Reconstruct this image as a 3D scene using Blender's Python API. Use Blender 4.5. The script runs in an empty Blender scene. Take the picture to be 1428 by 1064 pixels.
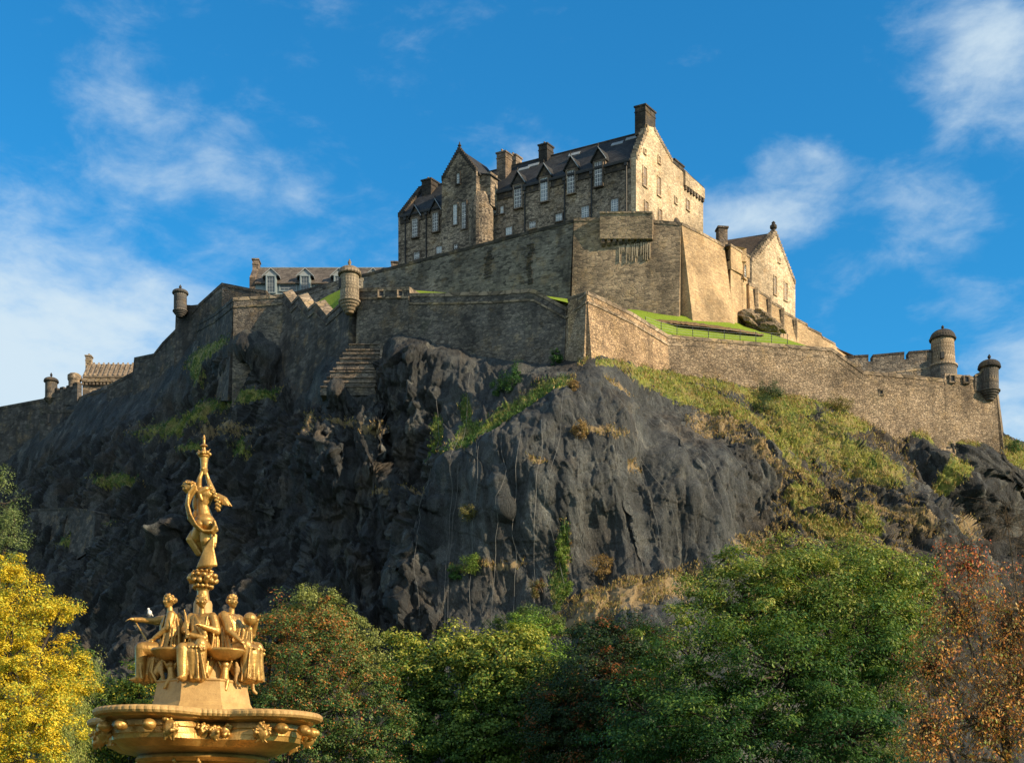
import bpy, bmesh, math, random
import numpy as np
from mathutils import Vector, Matrix

# ------------------------------------------------------------------ camera, sky, sun, exposure
SC = bpy.context.scene
COL = SC.collection
FPX, HORIZ, CX, EYE = 1900.0, 1200.0, 714.0, 1.6
cam_d = bpy.data.cameras.new('camera'); cam = bpy.data.objects.new('camera', cam_d)
COL.objects.link(cam); SC.camera = cam
cam.location = (0, 0, EYE); cam.rotation_euler = (math.radians(90), 0, 0)
cam_d.sensor_width = 36; cam_d.lens = 36 * FPX / 1428; cam_d.shift_y = (HORIZ - 532) / 1428
cam_d.clip_start = 0.1; cam_d.clip_end = 6000

SUN_EL, SUN_AZ = math.radians(25), math.radians(116)      # azimuth clockwise from +Y
SD = Vector((math.sin(SUN_AZ) * math.cos(SUN_EL), math.cos(SUN_AZ) * math.cos(SUN_EL), math.sin(SUN_EL)))
sd = bpy.data.lights.new('sun', 'SUN'); sun = bpy.data.objects.new('sun', sd); COL.objects.link(sun)
sd.energy = 5.0; sd.angle = math.radians(0.6); sd.color = (1.0, 0.77, 0.50)
sun.rotation_euler = (-SD).to_track_quat('-Z', 'Y').to_euler(); sun.location = (150, -60, 150)
SC.view_settings.view_transform = 'Standard'; SC.view_settings.look = 'None'
SC.view_settings.exposure = 0.8; SC.view_settings.gamma = 1.0
SC.cycles.max_bounces = 6; SC.cycles.diffuse_bounces = 3; SC.cycles.transmission_bounces = 3
SC.cycles.transparent_max_bounces = 4
SC.cycles.use_denoising = True

def W(px, py, Y):
    """the point of the place that stands Y metres away and shows at px, py of the photograph"""
    return Vector(((px - CX) / FPX * Y, Y, EYE + (HORIZ - py) / FPX * Y))

class NT:
    """small node tree helper"""
    def __init__(s, tree): s.t = tree; s.n = tree.nodes; s.l = tree.links
    def a(s, typ, ins=None, **kw):
        nd = s.n.new(typ)
        for k, v in kw.items(): setattr(nd, k, v)
        for k, v in (ins or {}).items(): s.set(nd.inputs[k], v)
        return nd
    def set(s, sock, v):
        if hasattr(v, 'is_output') or hasattr(v, 'links') and not isinstance(v, (tuple, list, float, int)): s.l.new(v, sock)
        else: sock.default_value = v
    def math(s, op, a, b=0.0, c=None, clamp=False):
        nd = s.n.new('ShaderNodeMath'); nd.operation = op; nd.use_clamp = clamp
        s.set(nd.inputs[0], a); s.set(nd.inputs[1], b)
        if c is not None: s.set(nd.inputs[2], c)
        return nd.outputs[0]
    def mix(s, f, a, b, mode='MIX'):
        nd = s.n.new('ShaderNodeMix'); nd.data_type = 'RGBA'; nd.blend_type = mode
        s.set(nd.inputs[0], f); s.set(nd.inputs[6], a); s.set(nd.inputs[7], b)
        return nd.outputs[2]
    def noise(s, vec, scale, detail=4, rough=0.55, dist=0.0, out=0):
        nd = s.a('ShaderNodeTexNoise', {'Scale': scale, 'Detail': detail, 'Roughness': rough, 'Distortion': dist})
        if vec is not None: s.l.new(vec, nd.inputs['Vector'])
        return nd.outputs[out]
    def ramp(s, f, stops):
        nd = s.n.new('ShaderNodeValToRGB'); s.l.new(f, nd.inputs[0]); e = nd.color_ramp.elements
        while len(e) < len(stops): e.new(0.5)
        for el, (p, c) in zip(e, stops):
            el.position = p; el.color = c if len(c) == 4 else (*c, 1)
        return nd.outputs[0]
    def smooth(s, v, lo, hi):
        nd = s.n.new('ShaderNodeMapRange'); nd.interpolation_type = 'SMOOTHSTEP'
        s.set(nd.inputs[0], v); s.set(nd.inputs[1], lo); s.set(nd.inputs[2], hi)
        return nd.outputs[0]
    def map(s, vec, scale=(1, 1, 1), rot=(0, 0, 0), loc=(0, 0, 0)):
        nd = s.n.new('ShaderNodeMapping'); s.l.new(vec, nd.inputs[0])
        nd.inputs[1].default_value = loc; nd.inputs[2].default_value = rot; nd.inputs[3].default_value = scale
        return nd.outputs[0]

def gray(v): return (v, v, v, 1)

def make_world():
    w = bpy.data.worlds.new('World'); SC.world = w; w.use_nodes = True
    k = NT(w.node_tree); k.n.clear()
    sky = k.a('ShaderNodeTexSky'); sky.sky_type = 'NISHITA'; sky.sun_disc = False
    sky.sun_elevation = SUN_EL; sky.sun_rotation = SUN_AZ
    sky.air_density = 1.0; sky.dust_density = 0.35; sky.ozone_density = 3.0
    tc = k.a('ShaderNodeTexCoord').outputs['Generated']
    hs = k.mix(1.0, k.a('ShaderNodeHueSaturation', {'Saturation': 1.24, 'Value': 1.42, 'Color': sky.outputs[0]}).outputs[0], (0.38, 1.14, 1.20, 1), 'MULTIPLY')
    # clouds: fractal noise on the direction, gathered in banks
    n1 = k.noise(k.map(tc, (1, 1, 1.9), (0.0, 0.5, 0.1), (3.1, 0.2, 1.3)), 7.0, 10, 0.58, 0.25)
    n2 = k.noise(k.map(tc, (1, 1, 2.2), (0.0, -0.35, 0.2), (7.3, 4.2, 0.3)), 19, 9, 0.62, 0.3)
    n = k.math('ADD', k.math('MULTIPLY', n1, 0.62), k.math('MULTIPLY', n2, 0.38))
    banks = [(-30, 500, .20, .85, 2.3), (120, 430, .12, .45, 2.0), (250, 300, .17, .34, 2.0), (1375, 80, .052, .62, 1.2), (1420, 150, .034, .45, 1.0),
             (1115, 235, .036, .46, 2.2), (1045, 310, .055, .60, 2.6), (1270, 250, .05, .10, 2.6), (390, 90, .03, .26, 1.6), (560, 130, .055, .18, 2.0), (1290, 290, .05, .2, 1.6),
             (745, 190, .04, .24, 1.6), (1440, 560, .06, .6, 1.4), (1240, 415, .09, .20, 2.4), (215, 130, .06, .10, 2.0), (350, 5, .09, .14, 3.0), (1180, 420, .05, .15, 2.0),
             (-600, 300, .3, .4, 2.0), (2100, 500, .3, .35, 2.0)]
    tot = None
    for (px, py, r, s, ax) in banks:
        d = Vector(((px - CX) / FPX, 1, (HORIZ - py) / FPX)).normalized()
        dv = k.a('ShaderNodeVectorMath', {0: tc, 1: tuple(d)}, operation='SUBTRACT').outputs[0]
        ln = k.a('ShaderNodeVectorMath', {0: k.map(dv, (1, 1, ax ** .8))}, operation='LENGTH').outputs['Value']
        g = k.math('MULTIPLY', k.math('SUBTRACT', 1.0, k.smooth(ln, r * 0.1, r * 1.7)), s)
        tot = g if tot is None else k.math('MAXIMUM', tot, g)
    # unseen bright cloud banks added as neutral fill light, behind and beside the viewer
    for d, r, s in [((0.1, -1, .35), .8, .95), ((-.9, -.35, .35), .65, .9), ((-.2, -.4, 1), .5, .45), ((.95, -.1, .2), .35, .5)]:
        dv = k.a('ShaderNodeVectorMath', {0: tc, 1: tuple(Vector(d).normalized())}, operation='SUBTRACT').outputs[0]
        ln = k.a('ShaderNodeVectorMath', {0: dv}, operation='LENGTH').outputs['Value']
        tot = k.math('MAXIMUM', tot, k.math('MULTIPLY', k.math('SUBTRACT', 1.0, k.smooth(ln, r * 0.5, r * 1.4)), s))
    v = k.math('ADD', k.math('MULTIPLY', k.math('SUBTRACT', n, 0.5), 2.0), k.math('SUBTRACT', tot, 0.27))
    dens = k.smooth(v, -0.16, 0.60)
    c = k.mix(k.math('MULTIPLY', dens, 0.93), hs, (5.6, 6.7, 7.4, 1))
    bg = k.a('ShaderNodeBackground', {'Color': c, 'Strength': 0.071})
    out = k.a('ShaderNodeOutputWorld'); k.l.new(bg.outputs[0], out.inputs[0])
make_world()

# ------------------------------------------------------------------ object helpers
def tag(o, label=None, cat=None, group=None, kind=None):
    if label: o['label'] = label
    if cat: o['category'] = cat
    if group: o['group'] = group
    if kind: o['kind'] = kind
    return o
def empty(name, loc=(0, 0, 0), label=None, cat=None, group=None):
    o = bpy.data.objects.new(name, None); COL.objects.link(o); o.location = loc
    o.empty_display_size = 0.5
    return tag(o, label, cat, group)

def auto_uv(me, scale=1.0):
    """UVs in metres: along the wall and up it (or down the roof slope)"""
    n = len(me.polygons)
    if not n: return
    uv = me.uv_layers.new(name='uv')
    nr = np.zeros(n * 3); me.polygons.foreach_get('normal', nr); nr = nr.reshape(-1, 3)
    ls = np.zeros(n, int); lt = np.zeros(n, int)
    me.polygons.foreach_get('loop_start', ls); me.polygons.foreach_get('loop_total', lt)
    vi = np.zeros(len(me.loops), int); me.loops.foreach_get('vertex_index', vi)
    co = np.zeros(len(me.vertices) * 3); me.vertices.foreach_get('co', co); co = co.reshape(-1, 3)
    N = np.repeat(nr, lt, axis=0)
    order = np.concatenate([np.arange(a, a + b) for a, b in zip(ls, lt)]) if n < 20000 else np.arange(len(vi))
    T = np.stack([-N[:, 1], N[:, 0], np.zeros(len(N))], 1); l = np.linalg.norm(T, axis=1)
    flat = l < 0.15
    T[flat] = (1, 0, 0); T[~flat] /= l[~flat][:, None]
    B = np.cross(N, T)
    P = co[vi[order]]
    UV = np.zeros((len(vi), 2)); UV[order, 0] = (P * T).sum(1); UV[order, 1] = (P * B).sum(1)
    uv.data.foreach_set('uv', UV.ravel())

def mesh_obj(name, verts, faces, mat, parent=None, smooth=False, uv=True, world=True):
    """verts in world space; when parented the mesh is stored relative to the parent's place"""
    me = bpy.data.meshes.new(name)
    off = Vector((0, 0, 0))
    if parent is not None and world: off = parent_world(parent)
    me.from_pydata([tuple(Vector(v) - off) for v in verts], [], faces)
    me.update()
    bm = bmesh.new(); bm.from_mesh(me); bmesh.ops.recalc_face_normals(bm, faces=bm.faces); bm.to_mesh(me); bm.free()
    if uv: auto_uv(me)
    if smooth: me.polygons.foreach_set('use_smooth', [True] * len(me.polygons))
    if mat: me.materials.append(mat)
    o = bpy.data.objects.new(name, me); COL.objects.link(o)
    if parent is not None: o.parent = parent
    return o
def parent_world(p):
    v = Vector((0, 0, 0))
    while p is not None: v += p.location; p = p.parent
    return v

class MB:
    """collects closed shapes, builds ONE mesh object"""
    def __init__(s): s.v = []; s.f = []
    def add(s, vs, fs):
        k = len(s.v); s.v += [Vector(v) for v in vs]; s.f += [[i + k for i in f] for f in fs]; return s
    def hexa(s, a):          # 8 corners: bottom 4 (ccw), top 4
        return s.add(a, [(0, 3, 2, 1), (4, 5, 6, 7), (0, 1, 5, 4), (1, 2, 6, 5), (2, 3, 7, 6), (3, 0, 4, 7)])
    def box(s, c, ax, ay, az):   # centre and three half axes
        c, ax, ay, az = map(Vector, (c, ax, ay, az))
        return s.hexa([c - ax - ay - az, c + ax - ay - az, c + ax + ay - az, c - ax + ay - az,
                       c - ax - ay + az, c + ax - ay + az, c + ax + ay + az, c - ax + ay + az])
    def prism(s, pts, d):        # planar polygon extruded by vector d
        n = len(pts); pts = [Vector(p) for p in pts]; d = Vector(d)
        return s.add(pts + [p + d for p in pts], [list(range(n))[::-1], [n + i for i in range(n)]] +
                     [(i, (i + 1) % n, n + (i + 1) % n, n + i) for i in range(n)])
    def lathe(s, c, prof, n=24, closed=True, a0=0, a1=2 * math.pi):   # prof: (r, z) list bottom to top
        c = Vector(c); k = len(s.v); m = len(prof)
        for r, z in prof:
            for i in range(n):
                a = a0 + (a1 - a0) * i / n
                s.v.append(c + Vector((r * math.cos(a), r * math.sin(a), z)))
        for j in range(m - 1):
            for i in range(n):
                s.f.append([k + j * n + i, k + j * n + (i + 1) % n, k + (j + 1) * n + (i + 1) % n, k + (j + 1) * n + i])
        s.f.append([k + i for i in range(n)][::-1]); s.f.append([k + (m - 1) * n + i for i in range(n)])
        return s
    def tube(s, pts, rs, n=6):
        pts = [Vector(p) for p in pts]; k = len(s.v); m = len(pts)
        if not hasattr(rs, '__len__'): rs = [rs] * m
        up = Vector((0.13, 0.31, 0.94)).normalized()
        for j, p in enumerate(pts):
            t = (pts[min(j + 1, m - 1)] - pts[max(j - 1, 0)]).normalized()
            u = t.cross(up)
            if u.length < 0.1: u = t.cross(Vector((1, 0, 0)))
            u.normalize(); w = t.cross(u)
            for i in range(n):
                a = 2 * math.pi * i / n
                s.v.append(p + (u * math.cos(a) + w * math.sin(a)) * rs[j])
        for j in range(m - 1):
            for i in range(n):
                s.f.append([k + j * n + i, k + j * n + (i + 1) % n, k + (j + 1) * n + (i + 1) % n, k + (j + 1) * n + i])
        s.f.append([k + i for i in range(n)]); s.f.append([k + (m - 1) * n + i for i in range(n)])
        return s
    def build(s, name, mat, parent=None, smooth=False, uv=True):
        return mesh_obj(name, s.v, s.f, mat, parent, smooth, uv)

def fast_mesh(name, co, quads, mat, parent=None, smooth=False, off=None):
    """big meshes from numpy arrays"""
    me = bpy.data.meshes.new(name)
    co = np.asarray(co, dtype=np.float32)
    if off is not None: co = co - np.array(off, dtype=np.float32)
    k = quads.shape[1]
    me.vertices.add(len(co)); me.vertices.foreach_set('co', co.ravel())
    me.loops.add(quads.size); me.loops.foreach_set('vertex_index', quads.ravel().astype(np.int32))
    me.polygons.add(len(quads)); me.polygons.foreach_set('loop_start', np.arange(0, quads.size, k, dtype=np.int32))
    me.update(calc_edges=True)
    if smooth: me.polygons.foreach_set('use_smooth', np.ones(len(quads), bool))
    me.materials.append(mat)
    o = bpy.data.objects.new(name, me); COL.objects.link(o)
    if parent is not None: o.parent = parent
    return o
def vcol(o, name, rgb):
    a = o.data.color_attributes.new(name, 'FLOAT_COLOR', 'POINT')
    c = np.ones((len(rgb), 4), np.float32); c[:, :3] = rgb; a.data.foreach_set('color', c.ravel())

# ------------------------------------------------------------------ numpy noise
_rs = np.random.RandomState(7)
PERM = _rs.permutation(4096).astype(np.int64)
GR = _rs.normal(size=(4096, 3)); GR /= np.linalg.norm(GR, axis=1)[:, None]
RV = _rs.rand(4096, 4)
def _h(i, j, k): return PERM[(PERM[(PERM[i & 4095] + j) & 4095] + k) & 4095]
def perlin(p):
    i = np.floor(p).astype(np.int64); f = p - i; u = f * f * f * (f * (f * 6 - 15) + 10); r = 0
    for a in (0, 1):
        for b in (0, 1):
            for c in (0, 1):
                g = GR[_h(i[:, 0] + a, i[:, 1] + b, i[:, 2] + c)]
                d = (g * (f - (a, b, c))).sum(1)
                r = r + d * (u[:, 0] if a else 1 - u[:, 0]) * (u[:, 1] if b else 1 - u[:, 1]) * (u[:, 2] if c else 1 - u[:, 2])
    return r * 1.6
def fbm(p, o=4, g=0.5):
    r = 0; a = 1.0
    for k in range(o): r = r + a * perlin(p * 2 ** k + 17.3 * k); a *= g
    return r
def ridged(p, o=4, g=0.5):
    r = 0; a = 1.0
    for k in range(o): r = r + a * (1 - 2.2 * np.abs(perlin(p * 2 ** k + 9.1 * k))); a *= g
    return r
def facets(p, tilt=1.0):
    """cells with their own offset and tilt: broken rock faces"""
    i = np.floor(p).astype(np.int64); best = np.full(len(p), 9.0); val = np.zeros(len(p)); sec = np.full(len(p), 9.0)
    for a in (-1, 0, 1):
        for b in (-1, 0, 1):
            for c in (-1, 0, 1):
                h = _h(i[:, 0] + a, i[:, 1] + b, i[:, 2] + c)
                cc = i + (a, b, c) + RV[h, :3]
                d = p - cc; dd = (d * d).sum(1)
                m = dd < best
                sec = np.where(m, best, np.minimum(sec, dd))
                val = np.where(m, RV[h, 3] - 0.5 + tilt * (d * GR[h]).sum(1), val)
                best = np.where(m, dd, best)
    return val, np.sqrt(sec) - np.sqrt(best)
def tri(u, v, seed):
    """flat planes meeting in sharp creases: random heights on a triangular lattice, joined linearly"""
    s = (u + v) * 0.366025; i = np.floor(u + s).astype(np.int64); j = np.floor(v + s).astype(np.int64); x = u + s - i; y = v + s - j
    a = RV[_h(i, j, seed), 0]; d = RV[_h(i + 1, j + 1, seed), 0]; m = x > y
    b = np.where(m, RV[_h(i + 1, j, seed), 0], RV[_h(i, j + 1, seed), 0])
    return np.where(m, a * (1 - x) + b * (x - y) + d * y, a * (1 - y) + b * (y - x) + d * x) - .5
def sstep(x, a, b):
    t = np.clip((x - a) / (b - a), 0, 1); return t * t * (3 - 2 * t)
# ------------------------------------------------------------------ materials
M = {}
def new_mat(name):
    m = bpy.data.materials.new(name); m.use_nodes = True; k = NT(m.node_tree); k.n.clear()
    out = k.a('ShaderNodeOutputMaterial'); b = k.a('ShaderNodeBsdfPrincipled')
    k.l.new(b.outputs[0], out.inputs[0]); M[name] = m
    return m, k, b, out

def stone(name, c1, c2, cell=(1.7, 3.2), soot=0.35, mortar=0.55, coursed=0.0, bump=0.6, warm=(0.36, 0.24, 0.11), warmth=0.3, moss=0.0, dark=0.5, rough=0.92):
    """rubble or coursed masonry with its own stones, joints, soot and lichen; UVs are metres"""
    m, k, b, out = new_mat(name)
    uv = k.a('ShaderNodeUVMap').outputs[0]; ob = k.a('ShaderNodeNewGeometry').outputs['Position']
    wob = k.a('ShaderNodeVectorMath', {0: k.noise(uv, 1.3, 3, 0.6, out=1), 1: (0.5, 0.5, 0.5)}, operation='SUBTRACT').outputs[0]
    wob = k.a('ShaderNodeVectorMath', {0: wob, 'Scale': 0.22}, operation='SCALE').outputs[0]
    p = k.a('ShaderNodeVectorMath', {0: uv, 1: wob}, operation='ADD').outputs[0]
    pm = k.map(p, (cell[0], cell[1], 1))
    vo = k.a('ShaderNodeTexVoronoi', {'Vector': pm, 'Scale': 1.0, 'Randomness': 0.85})
    ve = k.a('ShaderNodeTexVoronoi', {'Vector': pm, 'Scale': 1.0, 'Randomness': 0.85}, feature='DISTANCE_TO_EDGE')
    rnd = k.a('ShaderNodeSeparateColor', {0: vo.outputs['Color']}).outputs
    r1, r2 = rnd[0], rnd[1]; edge = k.smooth(ve.outputs['Distance'], 0.02, 0.13)
    if coursed > 0:
        br = k.a('ShaderNodeTexBrick', {'Vector': p, 'Scale': 1.0, 'Brick Width': 0.95, 'Row Height': 0.36, 'Mortar Size': 0.02, 'Mortar Smooth': 0.3,
                                         'Color1': gray(0.0), 'Color2': gray(1.0), 'Mortar': gray(0.5), 'Bias': 0.0})
        bv = k.a('ShaderNodeSeparateColor', {0: br.outputs['Color']}).outputs[0]
        r1 = k.math('ADD', k.math('MULTIPLY', r1, 1 - coursed), k.math('MULTIPLY', bv, coursed))
        edge = k.math('ADD', k.math('MULTIPLY', edge, 1 - coursed), k.math('MULTIPLY', k.math('SUBTRACT', 1.0, br.outputs['Fac']), coursed))
    col = k.mix(r1, (*c1, 1), (*c2, 1))
    big = k.noise(ob, 0.10, 5, 0.6)
    mid = k.noise(ob, 0.55, 5, 0.65)
    col = k.mix(k.math('MULTIPLY', k.smooth(r2, 0.70, 0.9), dark), col, (0.025, 0.024, 0.024, 1))
    col = k.mix(k.math('MULTIPLY', k.smooth(mid, 0.5, 0.68), warmth), col, (*warm, 1))
    streak = k.noise(k.map(ob, (0.6, 0.6, 0.07)), 1.0, 4, 0.6)
    st = k.math('MULTIPLY', k.math('MULTIPLY', k.smooth(streak, 0.46, 0.66), k.smooth(big, 0.40, 0.6)), soot)
    col = k.mix(st, col, (0.022, 0.022, 0.024, 1))
    st2 = k.math('MULTIPLY', k.smooth(k.noise(ob, 0.28, 6, 0.7), 0.50, 0.70), soot * 0.9)
    col = k.mix(st2, col, (0.03, 0.03, 0.032, 1))
    if moss: col = k.mix(k.math('MULTIPLY', k.smooth(k.noise(ob, 0.35, 5, 0.7), 0.56, 0.7), moss), col, (0.05, 0.075, 0.02, 1))
    fine = k.noise(ob, 9, 3, 0.6)
    col = k.mix(0.35, col, k.mix(1.0, col, k.ramp(fine, [(0.3, (.45, .45, .45)), (0.7, (1.5, 1.5, 1.5))]), 'MULTIPLY'))
    col = k.mix(k.math('MULTIPLY', k.math('SUBTRACT', 1.0, edge), mortar), col, (0.05, 0.045, 0.04, 1))
    col = k.mix(1.0, col, k.ramp(k.noise(ob, 0.19, 7, 0.62), [(0.36, gray(0.66)), (0.5, gray(1.0)), (0.64, gray(1.35))]), 'MULTIPLY')
    k.set(b.inputs['Base Color'], col); b.inputs['Roughness'].default_value = rough
    b.inputs['Specular IOR Level'].default_value = 0.2
    h = k.math('ADD', k.math('MULTIPLY', edge, 0.6), k.math('MULTIPLY', r2, 0.5))
    h = k.math('ADD', h, k.math('MULTIPLY', fine, 0.5))
    bp = k.a('ShaderNodeBump', {'Strength': bump, 'Distance': 0.12, 'Height': h})
    k.l.new(bp.outputs[0], b.inputs['Normal'])
    return m
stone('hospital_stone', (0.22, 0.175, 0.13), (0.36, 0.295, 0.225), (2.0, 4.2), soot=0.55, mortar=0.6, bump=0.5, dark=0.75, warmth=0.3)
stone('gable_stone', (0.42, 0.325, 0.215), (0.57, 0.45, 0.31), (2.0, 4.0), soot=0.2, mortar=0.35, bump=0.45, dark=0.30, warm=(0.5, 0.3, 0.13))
stone('dressed', (0.13, 0.105, 0.085), (0.23, 0.18, 0.14), (1.2, 2.6), soot=0.8, mortar=0.3, dark=0.4)
stone('black_stone', (0.030, 0.028, 0.027), (0.075, 0.065, 0.055), (1.4, 2.6), soot=0.8, mortar=0.3)
stone('bastion_dark', (0.12, 0.108, 0.094), (0.24, 0.215, 0.18), (1.7, 4.2), soot=0.7, mortar=0.6, coursed=0.5, dark=0.7)  # sooty bastion stone, darker copy with the left flank's shade in its colour
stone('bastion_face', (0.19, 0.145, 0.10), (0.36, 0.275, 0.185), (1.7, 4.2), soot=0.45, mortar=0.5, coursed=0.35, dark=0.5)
stone('bastion_bright', (0.36, 0.25, 0.145), (0.50, 0.36, 0.21), (1.9, 4.2), soot=0.2, mortar=0.4, coursed=0.4, dark=0.2, warm=(0.4, 0.24, 0.1))  # bastion stone again, lighter copy with sunlight put into its colour
stone('curtain_dark', (0.10, 0.092, 0.083), (0.20, 0.172, 0.14), (1.8, 4.2), soot=0.8, mortar=0.6, dark=0.6, moss=0.2)  # sooty curtain stone, darker copy with shade put into its colour
stone('curtain_bright', (0.28, 0.19, 0.115), (0.47, 0.33, 0.20), (3.0, 4.8), soot=0.3, mortar=0.35, dark=0.4, bump=0.9, warm=(0.36, 0.24, 0.1))  # curtain stone again, brightest copy, full sunlight put into its colour
stone('curtain_lit', (0.24, 0.18, 0.12), (0.38, 0.295, 0.205), (3.0, 5.0), soot=0.35, mortar=0.35, dark=0.4, bump=1.0, moss=0.15)  # curtain stone again, sunlit copy with the light put into its colour
stone('old_black', (0.040, 0.040, 0.042), (0.12, 0.11, 0.10), (1.3, 2.4), soot=0.8, mortar=0.6, moss=0.3)
stone('coping', (0.22, 0.17, 0.12), (0.36, 0.28, 0.20), (0.9, 1.6), soot=0.35, mortar=0.5, warm=(0.35, 0.24, 0.08), warmth=0.4)
stone('pale_stone', (0.30, 0.25, 0.18), (0.48, 0.40, 0.30), (1.4, 2.6), soot=0.4, mortar=0.4)

def simple(name, col, rough=0.7, metal=0.0, var=0.25, scale=2.0, bump=0.0, spec=0.3):
    m, k, b, out = new_mat(name)
    ob = k.a('ShaderNodeNewGeometry').outputs['Position']
    n = k.noise(ob, scale, 5, 0.65)
    c = k.mix(1.0, (*col, 1), k.ramp(n, [(0.3, gray(1 - var)), (0.7, gray(1 + var))]), 'MULTIPLY')
    k.set(b.inputs['Base Color'], c); b.inputs['Roughness'].default_value = rough; b.inputs['Metallic'].default_value = metal
    b.inputs['Specular IOR Level'].default_value = spec
    if bump:
        bp = k.a('ShaderNodeBump', {'Strength': bump, 'Distance': 0.05, 'Height': k.noise(ob, scale * 4, 4)})
        k.l.new(bp.outputs[0], b.inputs['Normal'])
    return m
simple('white_paint', (0.72, 0.73, 0.72), 0.5, var=0.08)
simple('pipe', (0.02, 0.022, 0.024), 0.5)
simple('lead', (0.24, 0.27, 0.29), 0.45, var=0.2)
simple('grey_paint', (0.20, 0.25, 0.27), 0.5, var=0.1)
simple('lime', (0.34, 0.28, 0.20), 0.9, var=0.2, scale=5)
simple('cable', (0.16, 0.16, 0.15), 0.6, 0.2, var=0.3)
simple('wire', (0.45, 0.45, 0.43), 0.5, 0.2)
def glass(name, col):
    m, k, b, out = new_mat(name)
    b.inputs['Base Color'].default_value = (*col, 1); b.inputs['Roughness'].default_value = 0.08
    b.inputs['Specular IOR Level'].default_value = 0.9
    return m
glass('mid_pane', (0.30, 0.36, 0.40)); glass('dim_pane', (0.22, 0.17, 0.12)); glass('pane', (0.16, 0.20, 0.23)); glass('dark_pane', (0.03, 0.04, 0.045)); glass('pale_pane', (0.5, 0.55, 0.56))

def slate(name, c1, c2, rw=0.35, rh=0.22):
    m, k, b, out = new_mat(name)
    uv = k.a('ShaderNodeUVMap').outputs[0]; ob = k.a('ShaderNodeNewGeometry').outputs['Position']
    br = k.a('ShaderNodeTexBrick', {'Vector': uv, 'Scale': 1.0, 'Brick Width': rw, 'Row Height': rh, 'Mortar Size': 0.012,
                                     'Color1': (*c1, 1), 'Color2': (*c2, 1), 'Mortar': (0.01, 0.01, 0.01, 1)})
    n = k.noise(ob, 0.5, 6, 0.7)
    c = k.mix(1.0, br.outputs['Color'], k.ramp(n, [(0.3, gray(0.6)), (0.7, gray(1.5))]), 'MULTIPLY')
    k.set(b.inputs['Base Color'], c); b.inputs['Roughness'].default_value = 0.75
    b.inputs['Specular IOR Level'].default_value = 0.25
    bp = k.a('ShaderNodeBump', {'Strength': 0.5, 'Distance': 0.04, 'Height': br.outputs['Fac']}); bp.invert = True
    k.l.new(bp.outputs[0], b.inputs['Normal'])
slate('slate', (0.016, 0.018, 0.021), (0.034, 0.036, 0.038))
slate('brown_slate', (0.16, 0.125, 0.09), (0.27, 0.215, 0.16), 0.5, 0.3)
slate('dormer_slate', (0.065, 0.055, 0.047), (0.12, 0.105, 0.09), 0.5, 0.3)
slate('warm_slate', (0.045, 0.035, 0.025), (0.075, 0.055, 0.038))

def leaf_mat(name, rough=0.55, trans=0.27):
    m, k, b, out = new_mat(name)
    c = k.a('ShaderNodeAttribute', attribute_name='Col').outputs['Color']
    k.l.new(c, b.inputs['Base Color']); b.inputs['Roughness'].default_value = rough; b.inputs['Specular IOR Level'].default_value = 0.25
    t = k.a('ShaderNodeBsdfTranslucent', {'Color': k.mix(1.0, c, (1.25, 1.25, 0.5, 1), 'MULTIPLY')})
    mx = k.a('ShaderNodeMixShader', {0: trans}); k.l.new(b.outputs[0], mx.inputs[1]); k.l.new(t.outputs[0], mx.inputs[2])
    k.l.new(mx.outputs[0], out.inputs[0])
    return m
leaf_mat('leaf')
simple('bark', (0.055, 0.042, 0.032), 0.9, var=0.4, scale=3, bump=0.5)
simple('bark_pale', (0.085, 0.060, 0.035), 0.9, var=0.4, scale=3, bump=0.5)

def turf(name, a, b_):
    m, k, b, out = new_mat(name)
    ob = k.a('ShaderNodeNewGeometry').outputs['Position']
    n = k.noise(ob, 0.35, 6, 0.7); f = k.noise(ob, 5, 4, 0.7)
    c = k.mix(n, (*a, 1), (*b_, 1)); c = k.mix(1.0, c, k.ramp(f, [(0.3, gray(0.55)), (0.7, gray(1.4))]), 'MULTIPLY')
    k.set(b.inputs['Base Color'], c); b.inputs['Roughness'].default_value = 0.9; b.inputs['Specular IOR Level'].default_value = 0.1
    bp = k.a('ShaderNodeBump', {'Strength': 0.6, 'Distance': 0.15, 'Height': f}); k.l.new(bp.outputs[0], b.inputs['Normal'])
turf('lawn', (0.11, 0.18, 0.015), (0.21, 0.27, 0.03))
turf('park', (0.03, 0.06, 0.012), (0.06, 0.09, 0.02))

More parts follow.
